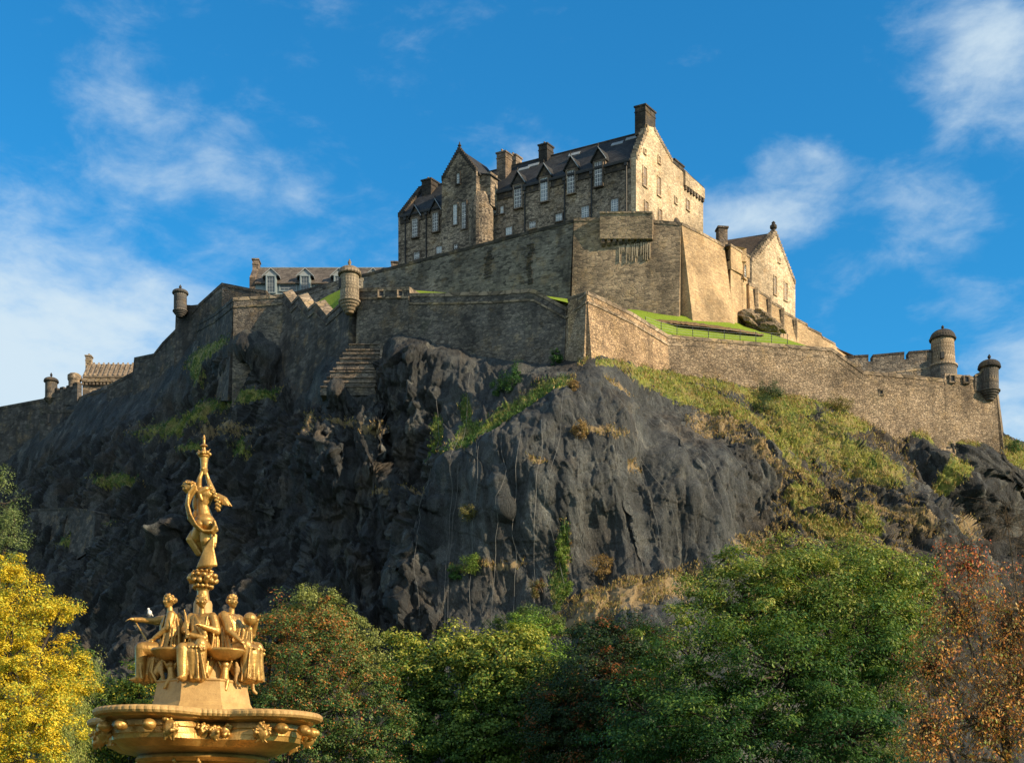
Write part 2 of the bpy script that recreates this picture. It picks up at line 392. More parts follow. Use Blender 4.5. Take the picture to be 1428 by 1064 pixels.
def rock_mat():
    m, k, b, out = new_mat('rock')
    ob = k.a('ShaderNodeNewGeometry').outputs['Position']
    at = k.a('ShaderNodeAttribute', attribute_name='Col').outputs['Color']
    sp = k.a('ShaderNodeSeparateColor', {0: at}).outputs     # r grass, g dry growth / earth, b netting
    g, d, net = sp[0], sp[1], sp[2]
    pv = k.map(ob, (1, 1, 0.32), (0, 0.15, 0))
    n1 = k.noise(pv, 0.55, 7, 0.66); n2 = k.noise(pv, 2.3, 6, 0.7); n3 = k.noise(ob, 0.13, 5, 0.6)
    vo = k.a('ShaderNodeTexVoronoi', {'Vector': k.map(ob, (0.8, 0.8, 0.33), (0, 0.2, 0)), 'Scale': 1.0}, feature='DISTANCE_TO_EDGE').outputs['Distance']
    crack = k.smooth(vo, 0.0, 0.08)
    v = k.math('ADD', k.math('MULTIPLY', n1, 0.6), k.math('MULTIPLY', n2, 0.4))
    col = k.ramp(v, [(0.34, (0.022, 0.026, 0.028)), (0.48, (0.058, 0.065, 0.068)), (0.60, (0.105, 0.112, 0.112)), (0.72, (0.24, 0.23, 0.20))])
    col = k.mix(k.math('MULTIPLY', k.smooth(n3, 0.50, 0.66), 0.55), col, (0.095, 0.068, 0.042, 1))
    col = k.mix(k.math('MULTIPLY', k.math('SUBTRACT', 1.0, crack), 0.12), col, (0.012, 0.012, 0.014, 1))
    fl = k.noise(ob, 1.7, 6, 0.78); col = k.mix(k.math('MULTIPLY', k.smooth(fl, 0.56, 0.68), 0.55), col, (0.115, 0.085, 0.045, 1))
    rn = k.a('ShaderNodeTexNoise', {'Vector': k.map(ob, (1, 1, 0.25), (0, 0.15, 0)), 'Scale': 0.9, 'Detail': 7.0, 'Roughness': 0.62}, noise_type='RIDGED_MULTIFRACTAL')
    rg_ = rn.outputs[0]
    col = k.mix(k.math('MULTIPLY', k.smooth(rg_, 1.1, 2.0), 0.5), col, (0.15, 0.145, 0.135, 1))
    col = k.mix(k.math('MULTIPLY', k.math('SUBTRACT', 1.0, k.smooth(rg_, 0.1, 0.7)), 0.6), col, (0.008, 0.008, 0.009, 1))
    vt = k.a('ShaderNodeTexVoronoi', {'Vector': k.a('ShaderNodeVectorMath', {0: k.map(ob, (0.42, 0.42, 0.13), (0, 0.2, 0)), 1: k.a('ShaderNodeVectorMath', {0: k.noise(ob, 1.2, 3, out=1), 'Scale': 0.35}, operation='SCALE').outputs[0]}, operation='ADD').outputs[0], 'Scale': 1.6}).outputs['Color']
    vs_ = k.a('ShaderNodeSeparateColor', {0: vt}).outputs[0]
    col = k.mix(1.0, col, k.ramp(vs_, [(0.0, (.55, .57, .60)), (0.5, (1.0, 1.0, 1.0)), (0.85, (1.55, 1.5, 1.4)), (1.0, (2.1, 2.0, 1.8))]), 'MULTIPLY')
    # wire mesh drapes the netted face and greys it
    wv = k.noise(k.map(ob, (0.5, 0.5, 0.04)), 1.0, 4, 0.6)
    col = k.mix(k.math('MULTIPLY', net, k.math('ADD', 0.16, k.math('MULTIPLY', k.smooth(wv, 0.45, 0.7), 0.4))), col, (0.10, 0.11, 0.11, 1))
    fg = k.noise(k.map(ob, (1, 1, 0.5)), 9.0, 6, 0.8); col = k.mix(1.0, col, k.ramp(fg, [(0.32, gray(0.45)), (0.5, gray(1.0)), (0.68, gray(1.9))]), 'MULTIPLY')
    gn = k.noise(ob, 0.8, 6, 0.75); gf = k.noise(ob, 6, 4, 0.7)
    dcol = k.mix(gn, (0.14, 0.10, 0.055, 1), (0.36, 0.27, 0.14, 1))
    dm = k.smooth(k.math('ADD', d, k.math('MULTIPLY', k.math('SUBTRACT', n2, 0.5), 1.6)), 0.42, 0.62)
    col = k.mix(dm, col, dcol)
    gcol = k.mix(k.smooth(gn, 0.35, 0.65), (0.05, 0.09, 0.015, 1), (0.24, 0.24, 0.045, 1))
    gcol = k.mix(k.math('MULTIPLY', k.smooth(k.noise(ob, 0.45, 6, 0.75), 0.46, 0.62), 0.75), gcol, (0.25, 0.19, 0.08, 1))
    gcol = k.mix(1.0, gcol, k.ramp(gf, [(0.3, gray(0.5)), (0.7, gray(1.5))]), 'MULTIPLY')
    gm = k.smooth(k.math('ADD', g, k.math('MULTIPLY', k.math('SUBTRACT', n2, 0.5), 1.6)), 0.42, 0.60)
    col = k.mix(gm, col, gcol)
    k.set(b.inputs['Base Color'], col); b.inputs['Roughness'].default_value = 0.82; b.inputs['Specular IOR Level'].default_value = 0.3
    h = k.math('ADD', k.math('MULTIPLY', n2, 0.9), k.math('MULTIPLY', crack, 0.08))
    h = k.math('ADD', h, k.math('MULTIPLY', rg_, 0.30)); h = k.math('ADD', h, k.math('MULTIPLY', fg, 0.45))
    bp = k.a('ShaderNodeBump', {'Strength': 0.85, 'Distance': 0.45, 'Height': h}); k.l.new(bp.outputs[0], b.inputs['Normal'])
rock_mat()

def gold(name, c1, c2, metal, rough, folds_=0.0):
    m, k, b, out = new_mat(name); ob = k.a('ShaderNodeNewGeometry').outputs['Position']
    n = k.noise(ob, 3.0, 6, 0.7); f = k.noise(ob, 22, 4, 0.7)
    c = k.mix(k.smooth(n, 0.35, 0.7), (*c1, 1), (*c2, 1)); c = k.mix(k.math('MULTIPLY', k.smooth(f, 0.52, 0.7), 0.35), c, (0.16, 0.085, 0.03, 1))
    pt = k.a('ShaderNodeNewGeometry').outputs['Pointiness']; c = k.mix(k.math('MULTIPLY', k.math('SUBTRACT', 1.0, k.smooth(pt, 0.42, 0.515)), 0.9), c, (0.035, 0.018, 0.008, 1))  # creases coloured dark brown by pointiness: shade put into the gilding's colour
    k.set(b.inputs['Base Color'], c); b.inputs['Metallic'].default_value = metal; k.set(b.inputs['Roughness'], k.math('ADD', rough, k.math('MULTIPLY', n, 0.2)))
    fo = k.a('ShaderNodeTexNoise', {'Vector': k.map(ob, (1, 1, 0.16)), 'Scale': 13.0, 'Detail': 3.0, 'Distortion': 0.6}, noise_type='RIDGED_MULTIFRACTAL').outputs[0]
    hh = k.math('ADD', k.math('MULTIPLY', f, 0.5), k.math('MULTIPLY', fo, folds_))
    bp = k.a('ShaderNodeBump', {'Strength': 0.5, 'Distance': 0.03, 'Height': hh}); k.l.new(bp.outputs[0], b.inputs['Normal'])
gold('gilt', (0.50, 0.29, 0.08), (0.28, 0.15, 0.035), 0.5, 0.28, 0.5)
gold('gold_paint', (0.44, 0.275, 0.095), (0.30, 0.175, 0.055), 0.05, 0.5)
# ------------------------------------------------------------------ the crag
def yl(px, a, b):      # distance along a straight wall between (px, Y) ends
    t = (px - a[0]) / (b[0] - a[0]); return 1.0 / ((1 - t) / a[1] + t / b[1])
BASE = [(-500, 650, 280), (-350, 650, 262), (-150, 650, 245), (0, 640, 232), (130, 590, 213), (200, 560, 205), (245, 520, 198.5), (300, 482, 187), (325, 477, 178.6), (392, 487, 176.9), (432, 545, 170), (450, 542, 160.5),
        (490, 541, 159.4), (524, 541, 158.6), (533, 484, 161.6), (580, 470, 159.3), (640, 482, 156.5), (700, 494, 153.9), (790, 505, 148.4), (820, 505, 146), (850, 500, 149),
        (940, 522, 158), (1000, 532, 159), (1060, 546, 160.5), (1150, 556, 163), (1230, 576, 165), (1330, 592, 167), (1398, 612, 168), (1500, 650, 176), (1700, 720, 195), (1950, 760, 215)]
CP = []
for px, py, Y in BASE:
    CP += [(px, py, Y - 0.9), (px, py - 14, Y + 1.2), (px, py - 60, Y + 9)]
CP += [(-300, 760, 245), (0, 760, 210), (100, 720, 196), (200, 680, 184), (300, 640, 174), (380, 620, 167), (440, 605, 158), (490, 578, 157), (455, 580, 159), (528, 572, 156), (520, 625, 152.5), (580, 645, 149), (620, 640, 144.5), (700, 620, 140),
       (820, 600, 137), (900, 620, 138.5), (1000, 660, 141), (1100, 660, 147), (1200, 680, 150), (1330, 720, 155), (1420, 720, 168), (1600, 790, 182), (1850, 850, 200),
       (250, 560, 190), (320, 540, 181), (150, 640, 195), (900, 560, 147), (1000, 590, 150), (1120, 600, 154), (1250, 630, 158), (700, 560, 147), (820, 545, 141.5), (600, 560, 152), (520, 590, 153),
       (-300, 900, 232), (0, 880, 192), (130, 860, 175), (260, 830, 163), (350, 800, 157), (450, 800, 150), (560, 820, 143), (640, 820, 137), (740, 830, 133), (850, 800, 132), (950, 800, 133),
       (1050, 780, 138), (1200, 800, 142), (1350, 820, 149), (1500, 880, 162), (1850, 960, 185)]
CP += [(325, 505, 177), (360, 500, 176.2), (392, 512, 174.8), (360, 540, 173), (410, 540, 171.5), (455, 556, 158), (490, 556, 157.2), (525, 556, 156.6)]
for px, Y in [(-500, 225), (-300, 212), (0, 165), (300, 138), (600, 124), (850, 117), (1100, 124), (1400, 136), (1700, 160), (1950, 180)]:
    CP += [(px, 1000 if px != 850 else 930, Y), (px, 1150, Y - 14), (px, 1260, Y - 26)]
_cp = np.array(CP, float); _P = _cp[:, :2] / 200.0
def _phi(r2): return np.where(r2 > 1e-12, 0.5 * r2 * np.log(np.maximum(r2, 1e-12)), 0)
def _fit():
    n = len(_P); d = ((_P[:, None] - _P[None]) ** 2).sum(2); K = _phi(d) + np.eye(n) * 0.002
    A = np.zeros((n + 3, n + 3)); A[:n, :n] = K; A[:n, n] = 1; A[:n, n + 1:] = _P; A[n, :n] = 1; A[n + 1:, :n] = _P.T
    return np.linalg.solve(A, np.concatenate([_cp[:, 2], np.zeros(3)]))
_w = _fit()
# cliffs inside the crag: (x0, y0, x1, y1, step, width, reach): going right across the line the rock steps back (+) or forward (-)
STEPS = [(596, 610, 560, 870, -4.2, 10, 70), (436, 560, 470, 640, 3.0, 6, 45), (440, 640, 400, 860, -3.0, 12, 80), (528, 575, 545, 700, 2.6, 6, 40),
         (228, 640, 262, 800, 3.0, 9, 60), (1185, 600, 1385, 790, 7.0, 14, 170), (700, 660, 720, 800, 1.6, 8, 60), (640, 640, 600, 700, -2.0, 10, 50), (170, 600, 130, 850, -4, 16, 100),
         (370, 600, 380, 800, 2.0, 8, 50), (880, 560, 990, 700, 1.8, 9, 60), (1040, 560, 1180, 700, 1.8, 7, 60), (945, 540, 1060, 740, 2.2, 9, 60),
         (1100, 570, 1260, 760, 1.8, 7, 60), (1290, 600, 1400, 700, 3.0, 10, 80), (800, 590, 815, 760, 1.5, 14, 70), (880, 630, 905, 780, 1.6, 9, 50)]
def depth_at(px, py):
    px = np.asarray(px, float); py = np.asarray(py, float)
    q = np.stack([px, py], 1) / 200.0; r = np.zeros(len(q))
    for s in range(0, len(q), 40000):
        d = ((q[s:s + 40000, None] - _P[None]) ** 2).sum(2); r[s:s + 40000] = _phi(d) @ _w[:len(_P)]
    n = len(_P); r += _w[n] + q @ _w[n + 1:]
    wx = px + 14 * perlin(np.stack([px / 60, py / 60, px * 0], 1)) + 5 * perlin(np.stack([px / 18, py / 18, px * 0 + 5], 1))
    for x0, y0, x1, y1, st, wd, reach in STEPS:
        dx, dy = x1 - x0, y1 - y0; L = math.hypot(dx, dy)
        t = ((wx - x0) * dx + (py - y0) * dy) / L / L
        sdn = ((wx - x0) * dy - (py - y0) * dx) / L        # positive on the right of a downward line
        f = sstep(t, -0.12, 0.12) * (1 - sstep(t, 0.88, 1.15))
        right = sstep(sdn, -wd, wd) * np.exp(-np.maximum(sdn, 0) / reach)
        left = (1 - sstep(sdn, -wd, wd)) * np.exp(-np.maximum(-sdn, 0) / reach)
        r += f * st * 0.5 * (right - left)
    return r
BX = np.array([b[0] for b in BASE], float); BYY = np.array([b[1] for b in BASE], float)
def blob(px, py, cx, cy, rx, ry, ang=0):
    a = math.radians(ang); x = (px - cx) * math.cos(a) + (py - cy) * math.sin(a); y = -(px - cx) * math.sin(a) + (py - cy) * math.cos(a)
    return np.clip(1.35 - np.sqrt((x / rx) ** 2 + (y / ry) ** 2), 0, 1)
GRASS = [(705, 590, 95, 13, -30), (765, 555, 45, 11, -28), (655, 610, 22, 26, 0), (610, 600, 8, 22, 0), (600, 630, 5, 20, 0),
         (255, 580, 85, 16, -22), (345, 550, 55, 12, -22), (290, 490, 45, 12, -35), (272, 515, 12, 25, 10), (155, 665, 38, 11, -5), (110, 742, 45, 7, -30), (265, 622, 30, 8, 0), (335, 625, 16, 16, 0),
         (965, 550, 120, 13, 22), (1040, 585, 125, 20, 28), (1150, 615, 105, 22, 28), (1215, 650, 60, 16, 32), (1100, 640, 70, 10, 34), (1320, 607, 60, 9, 17), (1090, 560, 60, 18, 12), (1120, 690, 30, 18, 10), (1290, 600, 65, 13, 14), (1180, 590, 40, 16, 10),
         (1155, 735, 50, 16, 20), (1420, 640, 30, 16, 20), (1215, 720, 30, 16, 45), (785, 770, 9, 45, 5), (775, 815, 12, 22, 0), (650, 575, 10, 20, 0), (810, 480, 14, 30, 0), (1330, 660, 18, 30, 30)]
DRY = [(870, 840, 95, 35, -5), (800, 870, 60, 20, -10), (870, 545, 45, 12, 25), (835, 605, 50, 8, 5), (755, 650, 16, 6, 10), (1060, 650, 80, 12, 38), (1160, 690, 90, 14, 36), (1120, 720, 60, 10, 36),
       (1250, 720, 80, 14, 38), (1230, 760, 60, 16, 30), (480, 590, 40, 8, 10), (520, 600, 20, 12, 0), (700, 790, 45, 8, 0), (650, 795, 25, 10, 0), (1000, 600, 60, 25, 35), (1330, 740, 14, 40, -35), (960, 800, 30, 30, 0),
       (430, 590, 14, 30, 0), (310, 600, 60, 14, 0), (560, 690, 60, 6, 0), (890, 640, 16, 12, 0), (1060, 760, 60, 25, 0)]
def masks(px, py):
    g = np.zeros(len(px)); d = np.zeros(len(px))
    for b in GRASS: g = np.maximum(g, blob(px, py, *b))
    for n_, b in enumerate(DRY): d = np.maximum(d, blob(px, py, *b) * (0.95 if n_ < 2 else 0.62))
    d = np.maximum(d, .36 * sstep(px + (py - 640) * .3, 1030, 1110) * (1 - sstep(px, 1260, 1330)))
    d = np.maximum(d, .24 * sstep(py, 900, 560) * 0 + .22 * (py < 640) * (px < 560))
    g *= np.where(px < 480, .78, 1.0)
    by = np.interp(px, BX, BYY); near = np.clip(1 - np.abs(py - by - 4) / 14, 0, 1) * (px > 830)
    g = np.maximum(g, near * 0.8)
    net = sstep(px, 600, 625) * (1 - sstep(px + (py - 700) * -0.35, 1000, 1060)) * sstep(py - by, 2, 20)
    return g, d, net

def rock_points(px, py):
    Y = depth_at(px, py)
    return np.stack([(px - CX) / FPX * Y, Y, EYE + (HORIZ - py) / FPX * Y], 1)
def grid_normals(P, nr, nc):
    G = P.reshape(nr, nc, 3); du = np.gradient(G, axis=1); dv = np.gradient(G, axis=0)
    n = np.cross(du, dv); n /= np.linalg.norm(n, axis=2)[..., None] + 1e-9
    n *= np.where(n[..., 1:2] > 0, -1, 1)
    return n.reshape(-1, 3)
def make_rock():
    xs = np.concatenate([np.linspace(-500, -30, 60), np.arange(-28, 1456, 1.55), np.linspace(1460, 1950, 60)])
    vs = np.concatenate([np.linspace(0, 460, 316), np.linspace(466, 800, 50)])
    nc, nr = len(xs), len(vs)
    top = np.interp(xs, BX, BYY) - 45 + 38 * sstep(xs, 1385, 1402)
    PX = np.tile(xs, nr); frac = np.repeat(vs, nc); tp = np.tile(top, nr)
    PY = tp + frac * (1262 - tp) / 800.0 * 1.0
    P = rock_points(PX, PY); N = grid_normals(P, nr, nc)
    by = np.interp(PX, BX, BYY); near = sstep(PY - by, -2, 46 + 26 * sstep(PX, 1130, 1200))      # calm close to the masonry
    g, d, net = masks(PX, PY)
    rt = sstep(PX + 30 * perlin(P / 9.0), 960, 1090)
    disp = .8 * fbm(P / 16.0, 2) * near
    wob = np.stack([perlin(P / 2.3), perlin(P / 2.3 + 31), perlin(P / 2.3 + 67)], 1) * 0.45
    def crags(deg, lean):
        a = math.radians(deg); ca, sa = math.cos(a), math.sin(a); b = math.radians(lean); cb, sb = math.cos(b), math.sin(b)
        R = P + wob * .15
        X = R[:, 0] * ca + R[:, 2] * sa; Z = -R[:, 0] * sa + R[:, 2] * ca
        Y = R[:, 1] * cb + Z * sb; Z = -R[:, 1] * sb + Z * cb
        Q = np.stack([X, Y, Z], 1)
        o = 0; tu, tv = Q[:, 0] + 1.2 * perlin(P / 8.0 + 2), Q[:, 2] + 1.5 * perlin(P / 9.0 + 12)
        for wd, st, am, sd_ in ((9.0, 2.0, 4.2, 11), (4.2, 2.3, 2.3, 23), (1.9, 2.2, 1.15, 37), (0.9, 1.9, .50, 51)):
            tu2 = tu / wd + .5 * tri(tu / wd * .7 + 5, tv / wd / st * .7, sd_ + 1)
            o = o + am * tri(tu2, tv / (wd * st) + .3 * tri(tu / wd, tv / wd, sd_ + 2), sd_) * (1 - (0.25 if wd > 2 else .35) * net) * (1 - (.65 if wd > 4 else .5) * g) * near
        warp = fbm(Q / (9.0, 9.0, 40.0) + 3.0, 2)
        u1 = Q[:, 0] / 4.6 + .9 * warp; u2 = Q[:, 0] / 1.7 + 1.0 * warp + .5 * facets(Q / (2.4, 2.4, 5.0) + 7, .2)[0]; u3 = Q[:, 2] / 4.5 + 1.6 * facets(Q / (3.2, 3.2, 3.2) + 70, .3)[0]
        brk = sstep(perlin(Q / (3.0, 3.0, 5.0) + 8), -.25, .15)
        o += (1.1 * ((u1 - np.floor(u1)) - .5) + .50 * brk * ((u2 - np.floor(u2)) - .5)) * (1 - 0.6 * net) * (1 - .6 * g) * near
        o += .7 * (.5 - (u3 - np.floor(u3))) * (1 - .8 * net) * (1 - .6 * g) * near
        o += 0.25 * facets(Q / (5.2, 5.2, 14.0), 1.3)[0] * (1 - 0.5 * net) * near
        lf = 1 - 0.45 * (1 - sstep(PX, 420, 600))
        fa, ea = facets(Q / (2.1, 2.1, 6.5) + 40, 1.5)
        o -= 0.45 * np.exp(-ea / 0.05) * (1 - .6 * net) * near
        o += 0.28 * fa * (1 - 0.82 * net) * (1 - 0.6 * g) * (0.2 + 0.8 * near)
        fb_, eb = facets(Q / (0.8, 0.8, 2.8) + 90, 1.6)
        o -= 0.14 * np.exp(-eb / 0.06) * (1 - .6 * net) * near
        o += 0.30 * fb_ * (1 - 0.72 * net) * (1 - 0.6 * g) * (0.3 + 0.7 * near)
        return o
    lt = 1 - sstep(PX + 30 * perlin(P / 9.0 + 5), 330, 450)
    disp += crags(5, -12) * (1 - rt) * (1 - lt) + crags(40, -8) * rt + crags(-28, -10) * lt
    disp += 0.22 * fbm(P / 1.6, 3) * (0.5 + 0.1 * g)
    # hung mesh pulls into long soft pleats
    P = P + N * disp[:, None]
    idx = np.arange(nr * nc).reshape(nr, nc)
    q = np.stack([idx[:-1, :-1], idx[1:, :-1], idx[1:, 1:], idx[:-1, 1:]], 2).reshape(-1, 4)
    o = fast_mesh('crag', P, q, M['rock'])
    vcol(o, 'Col', np.stack([g, d, net], 1))
    o['kind'] = 'structure'
    return P.reshape(nr, nc, 3), xs, PY.reshape(nr, nc), g.reshape(nr, nc), d.reshape(nr, nc), disp
ROCK, RXS, RPY, RG, RD, _ = make_rock()
def rock_at(px, py):
    c = int(np.clip(np.searchsorted(RXS, px), 0, len(RXS) - 1)); r = int(np.argmin(np.abs(RPY[:, c] - py)))
    return Vector(ROCK[r, c])

# ground of the gardens, to the horizon
mesh_obj('ground', [(-3000, -500, 0), (3000, -500, 0), (3000, 5000, 0), (-3000, 5000, 0)], [(0, 1, 2, 3)], M['park'])['kind'] = 'structure'
# ------------------------------------------------------------------ castle walls
def plan_pts(pts):
    """pts (px, Y, pytop, pybottom, batter) -> top, bottom points and outward normals"""
    T = [W(p[0], p[2], p[1]) for p in pts]
    n = len(T); seg = []
    for i in range(n - 1):
        d = T[i + 1] - T[i]; d.z = 0; d.normalize(); seg.append(Vector((d.y, -d.x, 0)))
    out = []
    for i in range(n):
        a = seg[max(i - 1, 0)]; b = seg[min(i, n - 2)]; m = (a + b)
        m.normalize(); m = m / max(0.35, m.dot(a)); out.append(m)
    B = []
    for p, t, o in zip(pts, T, out):
        zb = EYE + (HORIZ - p[3]) / FPX * p[1]
        b = t + o * (p[4] if len(p) > 4 else 0.4); b.z = zb; B.append(b)
    return T, B, out
def wall_body(name, pts, mat, parent, th=2.5, drop=0.0):
    T, B, O = plan_pts(pts); n = len(T)
    v = []; f = []
    for t, b, o in zip(T, B, O):
        t2 = t - Vector((0, 0, drop)); bk = t2 - o * th
        v += [b, t2, bk, Vector((bk.x, bk.y, b.z))]
    for i in range(n - 1):
        a, c = 4 * i, 4 * i + 4
        for j in range(4): f.append((a + j, a + (j + 1) % 4, c + (j + 1) % 4, c + j))
    f += [(0, 1, 2, 3), (4 * n - 1, 4 * n - 2, 4 * n - 3, 4 * n - 4)]
    return mesh_obj(name, v, f, mat, parent)
def band(name, pts, mat, parent, dz, h, out, th=0.6):
    """a moulding that follows the wall top: its upper edge dz below the top, h high, standing out"""
    T, B, O = plan_pts(pts); n = len(T); v = []; f = []
    for t, b, o in zip(T, B, O):
        H = max(t.z - b.z, 0.1); r = (b - t) / H; r.z = 0
        a = t - Vector((0, 0, dz)) + r * dz; c = t - Vector((0, 0, dz + h)) + r * (dz + h)
        v += [c + o * out * 0.6, a + o * out, a - o * th, c - o * th]
    for i in range(n - 1):
        a, c = 4 * i, 4 * i + 4
        for j in range(4): f.append((a + j, a + (j + 1) % 4, c + (j + 1) % 4, c + j))
    f += [(0, 1, 2, 3), (4 * n - 1, 4 * n - 2, 4 * n - 3, 4 * n - 4)]
    return mesh_obj(name, v, f, mat, parent)
def castle_wall(label, pts, mat, cord=0.95, cop=0.28, th=2.5, cat='castle wall', copm='coping', name='castle_wall', group=None):
    T, B, O = plan_pts(pts); mid = B[len(B) // 2]
    r = empty(name, mid, label, cat, group)
    wall_body('masonry', pts, M[mat], r, th)
    if cop: band('coping', pts, M[copm], r, -0.14, cop + 0.14, 0.12, th + 0.1)
    if cord: band('string_course', pts, M[copm], r, cord, 0.22, 0.16)
    return r
def fill(a, b, pxs, fy):      # points every so often along a straight wall a(px,Y) to b(px,Y)
    return [(p, yl(p, a, b), *fy(p)) for p in pxs]

# hospital bastion under the great building
SA, SB, SCN, SDN = (410, 200.7), (800, 178.0), (950, 174.0), (1012, 181.0)
def s1top(px): return HORIZ - 83.565 * FPX / yl(px, SA, SB)
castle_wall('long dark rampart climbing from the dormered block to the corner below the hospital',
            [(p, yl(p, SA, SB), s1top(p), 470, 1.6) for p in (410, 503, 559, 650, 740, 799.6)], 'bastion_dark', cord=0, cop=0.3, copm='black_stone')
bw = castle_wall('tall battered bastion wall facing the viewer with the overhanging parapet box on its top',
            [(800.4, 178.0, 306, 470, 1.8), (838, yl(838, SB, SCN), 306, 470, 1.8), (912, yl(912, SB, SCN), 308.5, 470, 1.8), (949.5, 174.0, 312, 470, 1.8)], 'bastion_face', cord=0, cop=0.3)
mb = MB()
for (x0, x1, y0, y1, o0, o1) in [(838.5, 911.5, 302, 337, -0.3, 1.1)]:
    a, b = W(x0, 337, yl(x0, SB, SCN)), W(x1, 337, yl(x1, SB, SCN)); nn = (b - a); nn.z = 0; nn.normalize(); nv = Vector((nn.y, -nn.x, 0))
    up = Vector((0, 0, 35 / FPX * 176))
    mb.prism([a + nv * .85, b + nv * .85, b - nv * 0.8, a - nv * 0.8], up)
bx = mb.build('parapet_box', M['bastion_face'], bw)
mb = MB(); mb.prism([a + nv * .95 + up * 1.001, b + nv * .95 + up * 1.001, b - nv * 0.9 + up * 1.001, a - nv * 0.9 + up * 1.001], (0, 0, 0.22)); mb.build('coping', M['coping'], bx)
L = (b - a).length
for i in range(9):
    mb = MB(); c = a + nn * (L * (i + 0.5) / 9)
    mb.prism([c + nv * .80 - nn * 0.22 + Vector((0, 0, -0.02)), c + nv * 0.0 - nn * 0.22 + Vector((0, 0, -0.02)), c - nn * 0.22 + Vector((0, 0, -0.95)), c + nv * 0.6 - nn * 0.22 + Vector((0, 0, -0.95)), c + nv * .80 - nn * 0.22 + Vector((0, 0, -0.62))], nn * 0.44)
    mb.build('corbel', M['black_stone'], bx)
mb = MB(); random.seed(5)
for i in range(30):
    t = 0.36 + 0.58 * i / 30 + random.uniform(-.02, .02); c = a + nn * (L * t); l = random.uniform(0.7, 2.4); wd = random.uniform(.025, .075)
    z0 = -1.0 - random.uniform(0, .4); k = 1.8 / 13.5
    p0 = c + Vector((0, 0, z0)) + nv * (0.02 + k * (2.7 - z0) ); p1 = p0 + Vector((0, 0, -l)) + nv * (k * l) + nn * random.uniform(-.1, .1)
    mb.prism([p0 - nn * wd, p0 + nn * wd, p1 + nn * wd * .5, p1 - nn * wd * .3], -nv * 0.3)
mb.build('lime_streaks', M['lime'], bw)
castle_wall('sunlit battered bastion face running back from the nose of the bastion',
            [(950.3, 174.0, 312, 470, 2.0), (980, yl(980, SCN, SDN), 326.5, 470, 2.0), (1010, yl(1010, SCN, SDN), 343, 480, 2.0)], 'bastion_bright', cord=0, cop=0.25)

def frame_obj(O, a, d):
    """local frame of a building: s along a, t back along d, z up"""
    O = Vector(O); a = Vector((a[0], a[1], 0)).normalized(); d = Vector((d[0], d[1], 0)).normalized()
    return lambda s, t, z: Vector((O.x, O.y, 0)) + a * s + d * t + Vector((0, 0, z))
def plane_hit(px, py, O, a):
    """where the sight line through px, py meets the vertical plane through O along a -> (s, z)"""
    rx = (px - CX) / FPX; a = Vector(a).normalized()
    # O.x + s a.x = rx Y ; O.y + s a.y = Y
    s = (rx * O[1] - O[0]) / (a.x - rx * a.y); Y = O[1] + s * a.y
    return s, EYE + (HORIZ - py) / FPX * Y

WR = random.Random(21)
def window(parent, L, s0, s1, z0, z1, nx, ny, t=0.0, surround='dressed', arch=False, frame='white_paint', pane='pane', jut=0.06, depth=0.0):
    """a sash window standing on the wall plane t of frame L: surround, white sash with glazing bars, panes"""
    if pane == 'pane': pane = WR.choice(['pane', 'dark_pane', 'pane', 'dark_pane', 'mid_pane'])
    w = s1 - s0; h = z1 - z0; g = max(0.16, 0.16)
    mb = MB()
    def bx(mb, a0, a1, b0, b1, t0, t1):
        mb.hexa([L(a0, t0, b0), L(a1, t0, b0), L(a1, t1, b0), L(a0, t1, b0), L(a0, t0, b1), L(a1, t0, b1), L(a1, t1, b1), L(a0, t1, b1)])
    bx(mb, s0 - g, s0, z0, z1, t - jut - .1, t + .12); bx(mb, s1, s1 + g, z0, z1, t - jut - .1, t + .12)
    bx(mb, s0 - g, s1 + g, z1, z1 + g, t - jut - .103, t + .12); bx(mb, s0 - g * 1.3, s1 + g * 1.3, z0 - g, z0, t - jut - .16, t + .12)
    W0 = mb.build('window', M[surround], parent)
    mb = MB(); e = 0.055
    bx(mb, s0, s0 + e, z0, z1, t - jut, t - .012); bx(mb, s1 - e, s1, z0, z1, t - jut, t - .012)
    bx(mb, s0 + e, s1 - e, z1 - e, z1, t - jut, t - .012); bx(mb, s0 + e, s1 - e, z0, z0 + e, t - jut, t - .012)
    bx(mb, s0 + e, s1 - e, z0 + h * .5 - .04, z0 + h * .5 + .04, t - jut - .01, t - .012)
    for i in range(1, nx): c = s0 + w * i / nx; bx(mb, c - .022, c + .022, z0 + e, z1 - e, t - jut + .01, t - .014)
    for i in range(1, ny):
        if abs(i / ny - .5) < .01: continue
        c = z0 + h * i / ny; bx(mb, s0 + e, s1 - e, c - .022, c + .022, t - jut + .013, t - .016)
    mb.build('sash', M[frame], W0)
    mb = MB(); bx(mb, s0 + .01, s1 - .01, z0 + .01, z1 - .01, t - .03, t + .1); mb.build('pane', M[pane], W0)
    return W0
def lbox(mb, L, s0, s1, t0, t1, z0, z1):
    return mb.hexa([L(s0, t0, z0), L(s1, t0, z0), L(s1, t1, z0), L(s0, t1, z0), L(s0, t0, z1), L(s1, t0, z1), L(s1, t1, z1), L(s0, t1, z1)])
